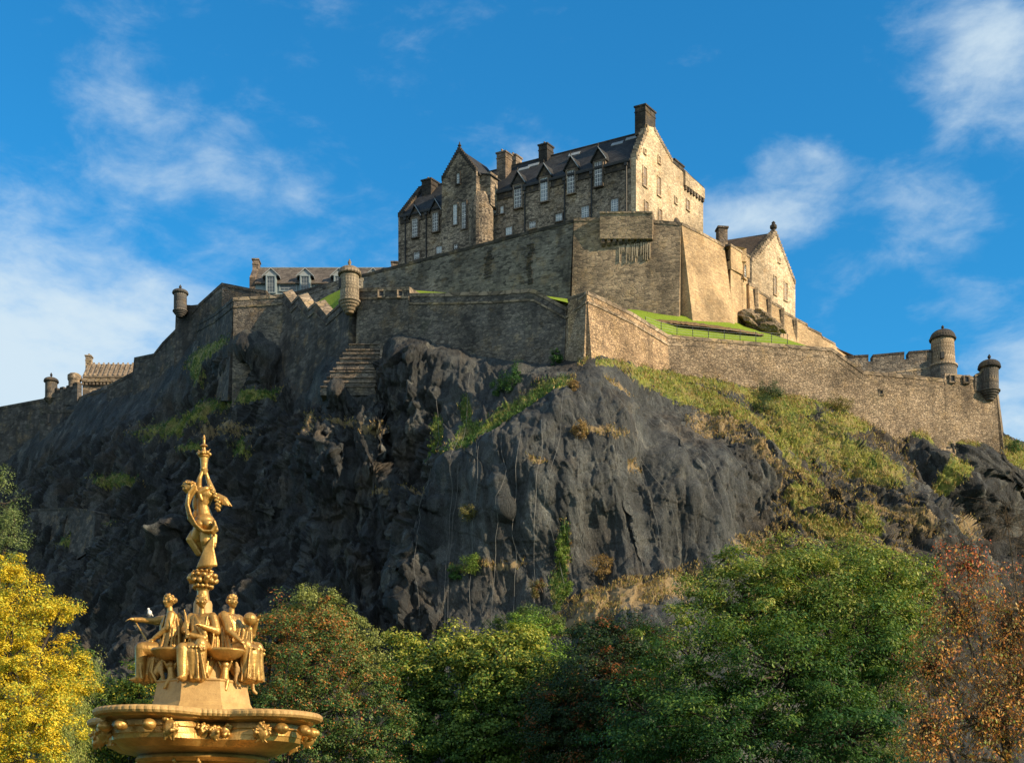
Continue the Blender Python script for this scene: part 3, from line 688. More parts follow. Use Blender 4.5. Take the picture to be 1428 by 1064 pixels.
def chimney(parent, L, s0, s1, t0, t1, z0, z1, mat='black_stone', pots=3, capm=None):
    mb = MB(); lbox(mb, L, s0, s1, t0, t1, z0, z1); lbox(mb, L, s0 - .12, s1 + .12, t0 - .12, t1 + .12, z1, z1 + .22); lbox(mb, L, s0 - .06, s1 + .06, t0 - .06, t1 + .06, z1 - .75, z1 - .6)
    c = mb.build('chimney', M[mat], parent)
    for i in range(pots):
        f = (i + .5) / pots; u = (s1 - s0) > (t1 - t0)
        p = L(s0 + (s1 - s0) * (f if u else .5), t0 + (t1 - t0) * (.5 if u else f), z1 + .22)
        mb = MB(); mb.lathe(p, [(.16, 0), (.13, .3), (.17, .34), (.15, .4)], 8); mb.build('chimney_pot', M['coping'], c)
    return c

# ---- the hospital building
HC, HF = Vector((16.6, 190, 0)), Vector((-17.0, 207, 0))
ha = (HC - HF).normalized(); hd = Vector((0.6, 0.8, 0)); LH = (HC - HF).length
HL = frame_obj(HF, ha, hd)
ZE = EYE + (1200 - 223) / FPX * 190; ZR = EYE + (1200 - 179) / FPX * 193.3; ZB = 76.0; TW = 10.4; TR = 5.0
hosp = empty('hospital_building', HL(LH / 2, TW / 2, ZB), 'huge stone building with dark slate roof, gabled dormers and tall chimneys on the castle summit', 'building')
def hp(px, py): return plane_hit(px, py, HF, ha)
# front wall (runs behind the projecting bay), left gable
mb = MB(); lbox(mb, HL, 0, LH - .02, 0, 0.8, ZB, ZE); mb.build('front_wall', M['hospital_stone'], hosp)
def gable_wall(name, s0, s1, mat, top):
    n = len(top); mb = MB()
    v = [HL(s0, t, z) for t, z in top] + [HL(s1, t, z) for t, z in top]
    mb.add(v, [list(range(n)), [n + i for i in range(n)][::-1]] + [(i, (i + 1) % n, n + (i + 1) % n, n + i) for i in range(n)])
    return mb.build(name, M[mat], hosp)
gable_wall('left_gable', -.35, 0.45, 'hospital_stone', [(0.02, ZB), (0.02, ZE + .3), (TR, ZR + .35), (TW, ZE + .3), (TW, ZB)])
# right gable: tall sunlit wall continuing over the lower rear range
def gh(px, py): return plane_hit(px, py, HC, hd)
rear = gh(974, 262)
def gz(px, py): return gh(px, py)
tpts = [(0.0, ZB)] + [gz(880, 221)]
tpts[1] = (0.0, gz(880, 221)[1]); right_top = [gz(897, 178), gz(905, 180), gz(931, 226), gz(950, 240), gz(974, 264)]
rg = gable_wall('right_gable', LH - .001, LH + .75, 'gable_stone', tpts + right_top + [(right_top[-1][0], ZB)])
TE = right_top[-1][0]
# crow steps along the gable
for (p0, p1, n) in [((880, 221), (897, 178), 9), ((905, 180), (931, 226), 12), ((931, 226), (974, 264), 14)]:
    (ta, za), (tb, zb) = gz(*p0), gz(*p1)
    mb = MB()
    for i in range(n):
        f0, f1 = i / n, (i + 1) / n; u0, u1 = ta + (tb - ta) * f0, ta + (tb - ta) * f1
        zl = min(za + (zb - za) * f0, za + (zb - za) * f1); zh = max(za + (zb - za) * f0, za + (zb - za) * f1) + .12
        lbox(mb, HL, LH - .08, LH + .83, min(u0, u1) + .002, max(u0, u1) - .002, zl - .25, zh)
    mb.build('crow_steps', M['coping'] if p0[0] != 931 else M['black_stone'], rg)
# rear parapet corbels and end turret
(tc0, zc0), (tc1, zc1) = gz(948, 262), gz(972, 279)
mb = MB()
for i in range(7):
    f = i / 6; t = tc0 + (tc1 - tc0) * f; z = zc0 + (zc1 - zc0) * f; lbox(mb, HL, LH + .75, LH + 1.05, t - .22, t + .22, z - .5, z)
mb.build('corbels', M['dressed'], rg)
mb = MB(); v = [HL(LH + .74, tc0 - .4, zc0 + .02), HL(LH + .74, tc1 + .3, zc1 + .02), HL(LH + .74, tc1 + .3, zc1 + 1.5), HL(LH + .74, tc0 - .4, zc0 + 2.0)]
mb.prism(v, ha * .36); mb.build('parapet', M['gable_stone'], rg)
(t0_, z0_), (t1_, z1_) = gz(968, 318), gz(973, 285)
mb = MB(); mb.lathe(HL(LH + .5, TE - .2, 0), [(.1, z0_ - 1), (.3, z0_), (.3, z1_), (.42, z1_ + .4), (.42, z1_ + 1.4), (.3, z1_ + 1.5)], 12); mb.build('corner_turret', M['gable_stone'], rg, smooth=False)
# rear range body so the block has its depth
mb = MB(); lbox(mb, HL, LH - 8, LH - .05, TW + .3, TE - .05, ZB, gz(931, 226)[1] - 2.6); mb.build('rear_wall', M['hospital_stone'], hosp)
mb = MB(); lbox(mb, HL, .5, LH - .05, TW - .8, TW, ZB, ZE); mb.build('back_wall', M['hospital_stone'], hosp)
# main roof: two slopes, thick
def roof(name, s0, s1, t0, ze, tr, zr, t1, mat, parent=hosp, L=HL, over=.35, th=.18):
    mb = MB(); k = (zr - ze) / (tr - t0)
    a = [(t0 - over, ze - over * k + .05), (tr, zr), (t1 + over, ze - over * k + .05)]
    pts = [(a[0][0], a[0][1]), a[1], a[2], (a[2][0], a[2][1] - th), (a[1][0], a[1][1] - th * 1.3), (a[0][0], a[0][1] - th)]
    n = 6; mb.add([L(s0, t, z) for t, z in pts] + [L(s1, t, z) for t, z in pts],
                  [(0, 1, 4, 5), (1, 2, 3, 4), (6, 11, 10, 7), (7, 10, 9, 8)] + [(i, n + i, n + (i + 1) % n, (i + 1) % n) for i in range(n)])
    return mb.build(name, M[mat], parent)
rf = roof('roof', .46, LH - .1, 0, ZE + .25, TR, ZR, TW, 'slate')
mb = MB(); mb.tube([HL(.4, TR, ZR + .05), HL(LH - .1, TR, ZR + .05)], .14, 6); mb.build('ridge', M['black_stone'], rf)
mb = MB(); lbox(mb, HL, .1, LH - .05, -.32, -.02, ZE - .12, ZE + .12); mb.build('gutter', M['pipe'], hosp)
mb = MB(); lbox(mb, HL, .1, LH - .05, -.12, -.001, ZE - 1.15, ZE - .13); mb.build('cornice', M['black_stone'], hosp)
# left skew of the roof, crow stepped
mb = MB()
for i in range(16):
    f0, f1 = i / 16, (i + 1) / 16
    lbox(mb, HL, -.42, .5, TR * f0, TR * f1 - .003, ZE + .1 + (ZR - ZE) * f0, ZE + .42 + (ZR - ZE) * f1)
mb.build('crow_steps', M['black_stone'], hosp)
# projecting bay with its own gable
BF = 2.6   # how far it stands forward
s_l, _ = hp(617, 250); s_r, _ = hp(683, 250)
bo = HL(s_l, -BF, 0); s_l2, z_e = plane_hit(616, 252, bo, ha); s_r2, z_e2 = plane_hit(664, 237, bo, ha); sap, zap = plane_hit(640, 208, bo, ha)
bl, br_, bm_ = s_l + s_l2, s_l + s_r2, s_l + sap
zeb = (z_e + z_e2) / 2
bay = gable = MB()
pts = [(bl, ZB), (bl, zeb), (bm_, zap), (br_, zeb), (br_, ZB)]
v = [HL(s, -BF, z) for s, z in pts] + [HL(s, -.01, z) for s, z in pts]
bay.add(v, [list(range(5)), [5 + i for i in range(5)][::-1]] + [(i, (i + 1) % 5, 5 + (i + 1) % 5, 5 + i) for i in range(5)])
bay = bay.build('gabled_bay', M['hospital_stone'], hosp)
mb = MB()   # slates of the bay, behind the gable skews
for sgn, se in ((-1, bl), (1, br_)):
    o = .3 * sgn; mb.prism([HL(bm_, -BF + .35, zap - .1), HL(se + o, -BF + .35, zeb - .45), HL(se + o, TR * .8, zeb - .45), HL(bm_, TR * .8, zap - .1)], (0, 0, .16))
mb.build('bay_roof', M['slate'], bay)
mb = MB()
for se in (bl, br_):
    for i in range(12):
        f0, f1 = i / 12, (i + 1) / 12; u0, u1 = se + (bm_ - se) * f0, se + (bm_ - se) * f1
        lbox(mb, HL, min(u0, u1) + .002, max(u0, u1) - .002, -BF - .1, -BF + .45, zeb - .2 + (zap - zeb) * f0, zeb + .22 + (zap - zeb) * f1)
mb.build('crow_steps', M['black_stone'], bay)
mb = MB(); mb.lathe(HL(bm_, -BF + .15, zap), [(.3, 0), (.16, .35), (.3, .5), (.12, .8), (.05, 1.1)], 8); mb.build('finial', M['black_stone'], bay)
# round stair turret in the corner of the bay
ts, tz0 = plane_hit(672, 300, bo, ha); ts += s_l
zt = plane_hit(660, 292, bo, ha)[1]
mb = MB(); mb.lathe(HL(br_ - .25, -1.15, 0), [(1.9, ZB), (1.9, zt - .6), (1.8, zt + .4), (1.55, zt + 1.5), (1.2, zt + 2.6)], 26)
mb.build('stair_turret', M['hospital_stone'], bay)
mb = MB(); lbox(mb, HL, br_ - .3, br_ + 1.7, -1.6, .05, zt + .6, zeb - .1); mb.build('turret_head', M['hospital_stone'], bay)
mb = MB(); mb.prism([HL(br_ - .1, -1.8, zeb - .1), HL(br_ + 1.95, -1.8, zeb - .75), HL(br_ + 1.95, .6, zeb - .75), HL(br_ - .1, .6, zeb - .1)], (0, 0, .15)); mb.build('turret_roof', M['slate'], bay)
# windows, read off the front plane
def win(x0, x1, y0, y1, nx, ny, t=0.0, plane=None, L=HL, par=hosp, s_off=0, **kw):
    Op = HF if plane is None else plane
    sa, za = plane_hit(x0, (y0 + y1) / 2, Op, ha); sb, zb = plane_hit(x1, (y0 + y1) / 2, Op, ha)
    sm, zt_ = plane_hit((x0 + x1) / 2, y0, Op, ha); _, zb_ = plane_hit((x0 + x1) / 2, y1, Op, ha)
    return sa + s_off, sb + s_off, zb_, zt_, window(par, L, sa + s_off, sb + s_off, zb_, zt_, nx, ny, t, **kw)
tall = [(576.5, 584.5, 306, 332), (605, 613, 298, 324), (719, 729, 260, 291), (755.5, 765.5, 249.5, 282), (793, 803, 239, 271), (831, 841.5, 227, 261)]
for (x0, x1, y0, y1) in tall:
    sa, sb, za, zb, w0 = win(x0, x1, y0, y1, 3, 6, -.22)
    # stone dormer breaking the eaves, with a dark steep pediment
    c = (sa + sb) / 2; g = .38
    mb = MB(); lbox(mb, HL, sa - g, sb + g, -.2, 1.6, ZE - 1.2, zb + .32); d = mb.build('dormer', M['dressed'], hosp)
    zz = zb + .32; hw = (sb - sa) / 2 + g + .22; hh = 1.75
    mb = MB(); mb.prism([HL(c - hw + .25, -.24, zz), HL(c + hw - .25, -.24, zz), HL(c, -.24, zz + hh - .35)], hd * .5); mb.build('pediment', M['black_stone'], d)
    mb = MB()
    for sg in (-1, 1):
        mb.prism([HL(c, -.5, zz + hh), HL(c + sg * hw, -.5, zz - .1), HL(c + sg * hw, 2.6, zz - .1), HL(c, 2.6, zz + hh)], (0, 0, -.17))
    mb.build('dormer_roof', M['slate'], d)
    mb = MB(); mb.lathe(HL(c, -.4, zz + hh - .05), [(.1, 0), (.06, .25), (.11, .35), (.04, .55)], 6); mb.build('finial', M['black_stone'], d)
    mb = MB(); mb.prism([HL(c, -.53, zz + hh + .04), HL(c + hw + .05, -.53, zz - .06), HL(c + hw + .05, -.40, zz - .06), HL(c, -.40, zz + hh + .04)], (0, 0, -.14)); mb.build('flashing', M['lead'], d)
for b in [(689 - 1, 692.5, 291, 301), (698.5, 703, 288, 298.5)]: win(*b, 1, 3, -.02)
for b in [(578, 586, 352, 362.5), (609, 617, 344, 354), (706, 715, 317, 328.5), (739, 748, 309, 319), (775.5, 785, 298.5, 309), (811.5, 822, 288, 304.5), (852.5, 863, 278, 297)]: win(*b, 3, 3, -.02)
for b in [(632.5, 638, 285.5, 314), (644.5, 650.5, 282, 319.5)]: win(*b, 2, 7, -BF, plane=bo, par=bay, s_off=s_l)
win(637.5, 641.5, 242, 257, 1, 4, -BF, plane=bo, par=bay, s_off=s_l)
win(634, 639, 341, 348, 2, 2, -BF, plane=bo, par=bay, s_off=s_l)
# gable windows
GLf = frame_obj(HL(LH + .75, 0, 0), hd, -ha)
GO = HL(LH + .75, 0, 0)
def gwin(x0, x1, y0, y1, nx, ny):
    sa, _ = plane_hit(x0, y0, GO, hd); sb, _ = plane_hit(x1, y0, GO, hd); _, zt_ = plane_hit((x0 + x1) / 2, y0, GO, hd); _, zb_ = plane_hit((x0 + x1) / 2, y1, GO, hd)
    window(rg, GLf, sa, sb, zb_, zt_, nx, ny, 0.0, surround='gable_stone', pane='dim_pane', frame='bastion_bright')
for b in [(896.5, 901, 234, 260), (916.5, 920.5, 248, 273), (898.5, 903, 282, 302), (918, 922, 293, 309)]: gwin(*b, 2, 5)
for b in [(898, 900, 209, 214.5), (917.5, 920, 219, 228), (941, 943.5, 276, 284), (957, 960.5, 280, 293)]: gwin(*b, 1, 1)
s, z = plane_hit(944.5, 309, GO, hd)
mb = MB(); mb.prism([GLf(s - 1.2 * math.cos(a), -.05, z - 1 + 1.5 * math.sin(a)) for a in [i * math.pi / 8 for i in range(9)]], ha * -.3); mb.build('arched_doorway', M['black_stone'], rg)
# chimneys
def chim(px0, px1, pyt, zb, t0, t1, **kw):
    Op = HL(0, t0, 0); sa, _ = plane_hit(px0, pyt, Op, ha); sb, zt_ = plane_hit(px1, pyt, Op, ha); chimney(hosp, HL, sa, sb, t0, t1, zb, zt_, **kw)
chim(588, 601, 250, ZR - 3.0, 3.2, 6.0, pots=3)
chim(692.5, 705, 212, ZR - 4.0, 2.4, 4.0, mat='dressed', pots=4); chim(709, 719.5, 217, ZR - 3.0, 4.9, 6.4, mat='dressed', pots=4)
chim(751, 763, 201, ZR - 2.5, 4.0, 5.6, pots=2)
sa, za = gz(895, 152); sb, _ = gz(907, 152)
chimney(hosp, HL, LH - 1.0, LH + .6, sa - .1, sb + .3, ZR - 1.4, gz(900, 153)[1], pots=2)
(sa, za), (sb, zb) = gz(938, 224), gz(951, 224); chimney(hosp, HL, LH - 1.6, LH + .3, sa, sb, za - 3.8, za, pots=2)
# drainpipes
for px in (566, 595, 620, 678, 729.5 + 3, 788, 825.5, 874):
    s, _ = hp(px, 300); tt = 0
    mb = MB(); mb.tube([HL(s, -.12, ZE - .1), HL(s, -.12, ZB + 4)], .11, 6); lbox(mb, HL, s - .22, s + .22, -.34, -.05, ZE - .75, ZE - .35); mb.build('drainpipe', M['pipe'], hosp)
# skylights
for px, f in ((731, .72), (750 - 6, .78), (801, .80), (861, .78), (889 - 8, .86)):
    s = plane_hit(px, 220, HL(0, TR * f, 0), ha)[0]; z = ZE + .25 + (ZR - ZE - .25) * f
    sl = Vector((0, 0, 1)) * ((ZR - ZE - .25) / TR)
    mb = MB(); mb.prism([HL(s - .9, TR * f - .22, z - .22 * 1.5 + .1), HL(s + .9, TR * f - .22, z - .22 * 1.5 + .1), HL(s + .9, TR * f + .1, z + .25), HL(s - .9, TR * f + .1, z + .25)], (0, -.03, .06)); mb.build('skylight', M['lead'], rf)

# ---- turret block and gabled house to the right of the bastion
tb = empty('corbelled_turret', W(1030, 440, 184), 'sunlit square turret with corbelled top at the end of the bastion face', 'turret')
T0, T1, T2 = (1011, 182.5), (1019, 180.6), (1045, 185.0)
wall_body('masonry', [(1010.5, 183.2, 352, 475, .9), (1019, 181.0, 350, 480, .6), (1042, 186, 375, 480, .3)], M['bastion_bright'], tb, 2.6)
wall_body('head', [(1009.5, 182.8, 343.5, 362, .0), (1019, 180.3, 342.5, 362, .0), (1020, 180.5, 343, 375, 0), (1045.5, 185.6, 359, 388, 0)], M['bastion_bright'], tb, 3.2)
band('coping', [(1009.5, 182.8, 343, 362, .0), (1019, 180.3, 342, 362, .0), (1020, 180.5, 342.5, 362, 0), (1046, 185.6, 358.5, 388, 0)], M['coping'], tb, -.1, .25, .12, 1.0)
tO, tA = W(1020, 400, 180.5), (W(1045.5, 400, 185.6) - W(1020, 400, 180.5)); tO.z = 0; tA.z = 0
TLf = frame_obj(tO, tA, (-tA.y, tA.x))
s0, z0 = plane_hit(1036.5, 387, tO, tA); s1, z1 = plane_hit(1039.5, 371, tO, tA); window(tb, TLf, s0, s1, z0, z1, 1, 3, 0, surround='bastion_bright', pane='dark_pane')
ch = MB(); cc = W(1006.5, 343, 184); ch.box(cc + Vector((0, 0, .3)), (.62, .1, 0), (-.1, .62, 0), (0, 0, 1.9)); ch.box(cc + Vector((0, 0, 2.25)), (.75, .1, 0), (-.1, .75, 0), (0, 0, .12))
ct = ch.build('chimney_stack', M['dressed']); tag(ct, 'short stone chimney rising behind the parapet left of the corbelled turret', 'chimney')

gO = W(1048.5, 365, 190.0); gR = W(1109, 394, 197.5); gO.z = 0; gR.z = 0
ga = (gR - gO); LG = ga.length; ga.normalize(); gd = Vector((-0.94, 0.34, 0)).normalized()
GF = frame_obj(gO, ga, gd)
zl = plane_hit(1048.5, 366, gO, ga)[1]; sA, zA = plane_hit(1081.5, 324, gO, ga); zr = plane_hit(1109, 393, gO, ga)[1]; zr = zl = (zl + zr) / 2
gh_ = empty('gabled_house', GF(LG / 2, 5, 74), 'steep gabled stone house with dark roof and ball finial right of the hospital', 'building')
mb = MB(); pts = [(0, 73), (0, zl), (sA, zA), (LG, zr), (LG, 73)]
v = [GF(s, 0, z) for s, z in pts] + [GF(s, .7, z) for s, z in pts]
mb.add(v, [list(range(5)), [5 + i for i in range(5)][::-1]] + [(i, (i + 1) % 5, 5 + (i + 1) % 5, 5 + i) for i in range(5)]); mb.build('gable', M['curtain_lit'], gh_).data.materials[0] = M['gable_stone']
mb = MB(); lbox(mb, GF, .0, .7, .71, 17, 73, zl); lbox(mb, GF, LG - .7, LG, .71, 17, 73, zl); mb.build('side_walls', M['bastion_face'], gh_)
mb = MB()
for se in (0, LG):
    o = -.3 if se == 0 else .3
    mb.prism([GF(sA, .25, zA - .2), GF(se + o, .25, zl - .35), GF(se + o, 17, zl - .35), GF(sA, 17, zA - .2)], (0, 0, .17))
mb.build('roof', M['warm_slate'], gh_)
mb = MB()
for se in (0, LG):
    for i in range(16):
        f0, f1 = i / 16, (i + 1) / 16; u0, u1 = se + (sA - se) * f0, se + (sA - se) * f1
        lbox(mb, GF, min(u0, u1) + .002, max(u0, u1) - .002, -.08, .6, zl - .15 + (zA - zl) * f0, zl + .2 + (zA - zl) * f1)
mb.build('crow_steps', M['coping'], gh_)
mb = MB(); mb.lathe(GF(sA, .3, zA - .1), [(.38, 0), (.28, .5), (.5, .7), (.5, 1.05), (.22, 1.3), (.3, 1.45), (.08, 1.7)], 8); mb.build('finial', M['black_stone'], gh_)
def g2(x0, x1, y0, y1, nx, ny, sur='gable_stone'):
    sa, _ = plane_hit(x0, y0, gO, ga); sb, _ = plane_hit(x1, y0, gO, ga); zt_ = plane_hit((x0 + x1) / 2, y0, gO, ga)[1]; zb_ = plane_hit((x0 + x1) / 2, y1, gO, ga)[1]
    window(gh_, GF, sa, sb, zb_, zt_, nx, ny, 0, surround=sur, pane='dim_pane', frame='bastion_bright')
g2(1079, 1082, 386, 411, 1, 4); g2(1093.5, 1097, 395, 419, 1, 4); g2(1085, 1087, 360, 366, 1, 1)
# stepped, buttressed wall descending right
castle_wall('sunlit wall stepping down to the right below the gabled house',
   [(x, yl(x, (1044, 185.3), (1186, 196)), y, 500, .9) for x, y in
    [(1044, 396), (1053.5, 400), (1054, 404), (1071.5, 415), (1072, 419), (1089.5, 429), (1090, 434), (1107, 443), (1108, 444), (1125.5, 453), (1126, 457), (1145, 466), (1146, 470), (1164.5, 480), (1165, 484), (1188, 498)]],
   'bastion_bright', cord=0, cop=.2, th=1.5)
mb = MB()
rr = castle_wall  # buttresses of the stepped wall
bt = None
for o in COL.objects:
    if o.get('label', '').startswith('sunlit wall stepping'): bt = o
for px in (1053.5, 1071.5, 1089.5, 1107.5):
    Y = yl(px, (1044, 185.3), (1186, 196)); yt = np.interp(px, [1053, 1108], [402, 446]); p = W(px, yt, Y); q = W(px, yt + 42, Y)
    mb = MB(); mb.box((p + q) / 2 + Vector((.15, -.30, 0)), (.2, -.02, 0), (.1, .2, 0), (0, 0, (p.z - q.z) / 2)); mb.build('buttress', M['bastion_face'], bt)

# ---- lower curtain walls
P1, P2 = (500, 163.0), (790, 148.4)
c1 = [(565, 416), (620, 413), (690, 409), (740, 406), (746, 406), (768, 417), (789.5, 429)]
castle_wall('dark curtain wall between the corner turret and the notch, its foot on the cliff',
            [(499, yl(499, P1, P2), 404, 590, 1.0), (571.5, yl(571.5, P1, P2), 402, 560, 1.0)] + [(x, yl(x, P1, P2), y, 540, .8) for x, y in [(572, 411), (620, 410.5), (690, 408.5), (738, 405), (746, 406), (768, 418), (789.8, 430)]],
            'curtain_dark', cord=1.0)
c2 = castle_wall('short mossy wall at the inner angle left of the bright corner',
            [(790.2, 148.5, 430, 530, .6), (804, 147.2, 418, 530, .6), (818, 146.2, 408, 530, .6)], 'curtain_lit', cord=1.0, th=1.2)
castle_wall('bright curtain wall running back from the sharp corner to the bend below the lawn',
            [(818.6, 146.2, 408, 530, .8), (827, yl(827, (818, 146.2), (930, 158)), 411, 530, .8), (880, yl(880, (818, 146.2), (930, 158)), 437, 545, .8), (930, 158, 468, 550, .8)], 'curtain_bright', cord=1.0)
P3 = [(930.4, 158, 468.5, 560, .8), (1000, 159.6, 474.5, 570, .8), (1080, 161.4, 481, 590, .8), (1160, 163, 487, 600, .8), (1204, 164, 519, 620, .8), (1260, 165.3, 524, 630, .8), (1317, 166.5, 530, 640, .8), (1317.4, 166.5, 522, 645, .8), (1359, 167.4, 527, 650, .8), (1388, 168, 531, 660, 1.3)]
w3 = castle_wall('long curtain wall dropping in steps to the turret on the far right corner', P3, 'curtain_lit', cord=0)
band('string_course', [(p[0], p[1], q, p[3], p[4]) for p, q in zip(P3, [479, 485, 491, 497.5, 529, 534, 539, 539.5, 543.5, 547])], M['coping'], w3, 0, .22, .16)
E0 = W(1388.2, 531, 168); 
wall_body('return_wall', [(1388.2, 168.0, 531, 660, 1.3), (1392, 174, 545, 660, 1.3), (1397, 200, 600, 700, 1.3)], M['curtain_lit'], w3, 2)
def hole(parent, px0, px1, py0, py1, Y, name='gun_loop', out=.1, tilt=0.0):
    a, b, c, d = W(px0, py1, Y), W(px1, py1, Y), W(px1, py0, Y), W(px0, py0, Y)
    mb = MB(); g = .18
    def bb(x0, x1, y0, y1, o0, o1):
        p = [W(x0, y1, Y), W(x1, y1, Y), W(x1, y0, Y), W(x0, y0, Y)]
        mb.prism([q + Vector((0, -o1, 0)) for q in p], (0, o1 - o0, 0))
    u = g / Y * FPX
    bb(px0 - u, px0, py0 - u, py1 + u, -.3, out + .12); bb(px1, px1 + u, py0 - u, py1 + u, -.3, out + .12); bb(px0, px1, py0 - u, py0, -.3, out + .12); bb(px0, px1, py1, py1 + u, -.3, out + .12)
    o = mb.build(name, M['coping'], parent)
    mb = MB(); mb.prism([q + Vector((0, -out, 0)) for q in (a, b, c, d)], (0, .5, 0)); mb.build('opening', M['pipe'], o)
for (x0, x1, y0, y1, Y) in [(1325, 1330, 525, 533, 166.7), (1344.5, 1349.5, 526.5, 534, 167.1)]: hole(w3, x0, x1, y0, y1, Y, out=.25)
hole(w3, 1226.5, 1230, 546, 550.5, 164.6, 'drain_hole', .3)
wd = [o for o in COL.objects if o.get('label', '').startswith('dark curtain wall between')][0]
for (x0, x1) in [(529, 535), (556, 561)]: hole(wd, x0, x1, 407, 414, yl((x0 + x1) / 2, P1, P2) - .1, out=.12)

def sentry_turret(label, px, Y, r, dome_top, eave, foot, corb, mat, domem='black_stone', fin=1.1, n=20):
    """round corbelled turret (pepper pot) read off the photograph: rows of dome top, eave, foot and lowest corbel"""
    z = lambda py: EYE + (HORIZ - py) / FPX * Y
    c = W(px, foot, Y); c0 = Vector((c.x, c.y, 0))
    t = empty('sentry_turret', c, label, 'turret')
    m = MB(); m.lathe(c0, [(r, z(foot)), (r * .97, z(eave))], n); m.build('drum', M[mat], t)
    ze, zd = z(eave), z(dome_top)
    m = MB(); m.lathe(c0, [(r * 1.16, ze - .05), (r * 1.25, ze + .06), (r * 1.2, ze + .14)] + [(r * 1.2 * math.cos(a) + .02, ze + .14 + (zd - ze - .14) * math.sin(a) ** .92) for a in [i * math.pi / 14 for i in range(1, 7)]] + [(.12, zd)], n)
    d = m.build('dome', M[domem], t)
    m = MB(); m.lathe(Vector((c0.x, c0.y, zd - .08)), [(.16, 0), (.09, .2), (.2, fin * .45), (.22, fin * .6), (.12, fin * .8), (.03, fin)], 10); m.build('finial', M[domem], d)
    prof = []; zc = z(corb); zf = z(foot); st = 5
    for i in range(st):
        f0, f1 = i / st, (i + 1) / st; rr = r * (.25 + .92 * f1 ** .8); a0 = zc + (zf - zc) * f0; a1 = zc + (zf - zc) * f1
        prof += [(rr * .86, a0), (rr, a0 + (a1 - a0) * .35), (rr, a1 - .02)]
    m = MB(); m.lathe(c0, prof, n); m.build('corbel', M[mat], t)
    return t
b1 = sentry_turret('pale round sentry turret with corbelled foot standing over the central corner of the walls', 487.5, 162.6, 1.14, 372, 384, 420, 438, 'pale_stone', 'coping', 1.0)
mb = MB(); mb.box(W(477.5, 397, 162.6) + Vector((-.06, -.42, 0)), (.28, -.1, 0), (.05, .2, 0), (0, 0, .55)); mb.build('opening', M['pipe'], b1)
b2 = sentry_turret('round sentry turret with dark dome on the rightmost corner of the curtain wall', 1379.5, 167.6, 1.13, 502, 514, 545, 559, 'curtain_dark', 'black_stone', .8)
b3 = sentry_turret('dark round sentry turret on the wall left of the serrated wall', 251.5, 197.5, .95, 404, 410, 434, 443, 'old_black', 'old_black', .8)
b4 = sentry_turret('small domed sentry turret at the low far left wall', 71.5, 226, 1.0, 526.5, 533, 556, 564, 'curtain_dark', 'old_black', .9)
mb = MB(); zb_ = EYE + (HORIZ - 555) / FPX * 168
castle_wall('short dark parapet sweeping up to the rightmost sentry turret', [(1359.5, 167.2, 524, 545, .0), (1366, 167.2, 521, 546, .0), (1370, 167.2, 516, 547, 0)], 'curtain_dark', cord=0, cop=.15, th=1.0)

# battlement with the big round tower behind the right curtain
bt_ = empty('battlement', W(1250, 525, 182), 'low battlemented wall with two gaps joining the large round tower', 'battlement')
pts = [(1178, 497.5), (1211, 496), (1211.2, 504), (1216.8, 504), (1217, 496), (1261, 492), (1261.2, 501), (1266.8, 500.5), (1267, 491.5), (1299, 489)]
wall_body('masonry', [(x, 182, y, 545, .1) for x, y in pts], M['curtain_dark'], bt_, 1.2)
for a, b in ((0, 2), (4, 6), (8, 10)):
    band('coping', [(x, 182, y, 545, .1) for x, y in pts[a:b]], M['black_stone'], bt_, -.12, .3, .1, 1.3)
band('string_course', [(1230, 182, 521, 545, .1), (1299, 182, 512, 545, .1)], M['coping'], bt_, 0, .2, .15)
rt_ = empty('round_tower', W(1314, 525, 182.6), 'stout round stone tower with dark conical dome behind the right curtain wall', 'tower')
zf = lambda py: EYE + (HORIZ - py) / FPX * 182.6; c0 = W(1314.5, 500, 182.6); c0.z = 0
mb = MB(); mb.lathe(c0, [(1.95, zf(560)), (1.85, zf(513.5))], 28); mb.build('base', M['curtain_dark'], rt_)
mb = MB(); mb.lathe(c0, [(1.98, zf(513.4)), (1.98, zf(511))], 28); mb.build('string_course', M['coping'], rt_)
mb = MB(); mb.lathe(c0, [(1.66, zf(510.9)), (1.48, zf(474))], 28); mb.build('drum', M['curtain_lit'], rt_)
mb = MB(); mb.lathe(c0, [(1.72, zf(475)), (1.78, zf(473))] + [(1.66 * math.cos(a), zf(473) + .1 + 1.15 * math.sin(a)) for a in [i * math.pi / 14 for i in range(0, 7)]] + [(.1, zf(460.5))], 28); dm = mb.build('dome', M['black_stone'], rt_)
mb = MB(); mb.lathe(Vector((c0.x, c0.y, zf(461))), [(.14, 0), (.07, .2), (.2, .35), (.2, .5), (.04, .7)], 8); mb.build('finial', M['black_stone'], dm)
mb = MB(); mb.box(W(1314, 495.5, 180.95), (.24, 0, 0), (0, .2, 0), (0, 0, .42)); mb.build('opening', M['pipe'], rt_)

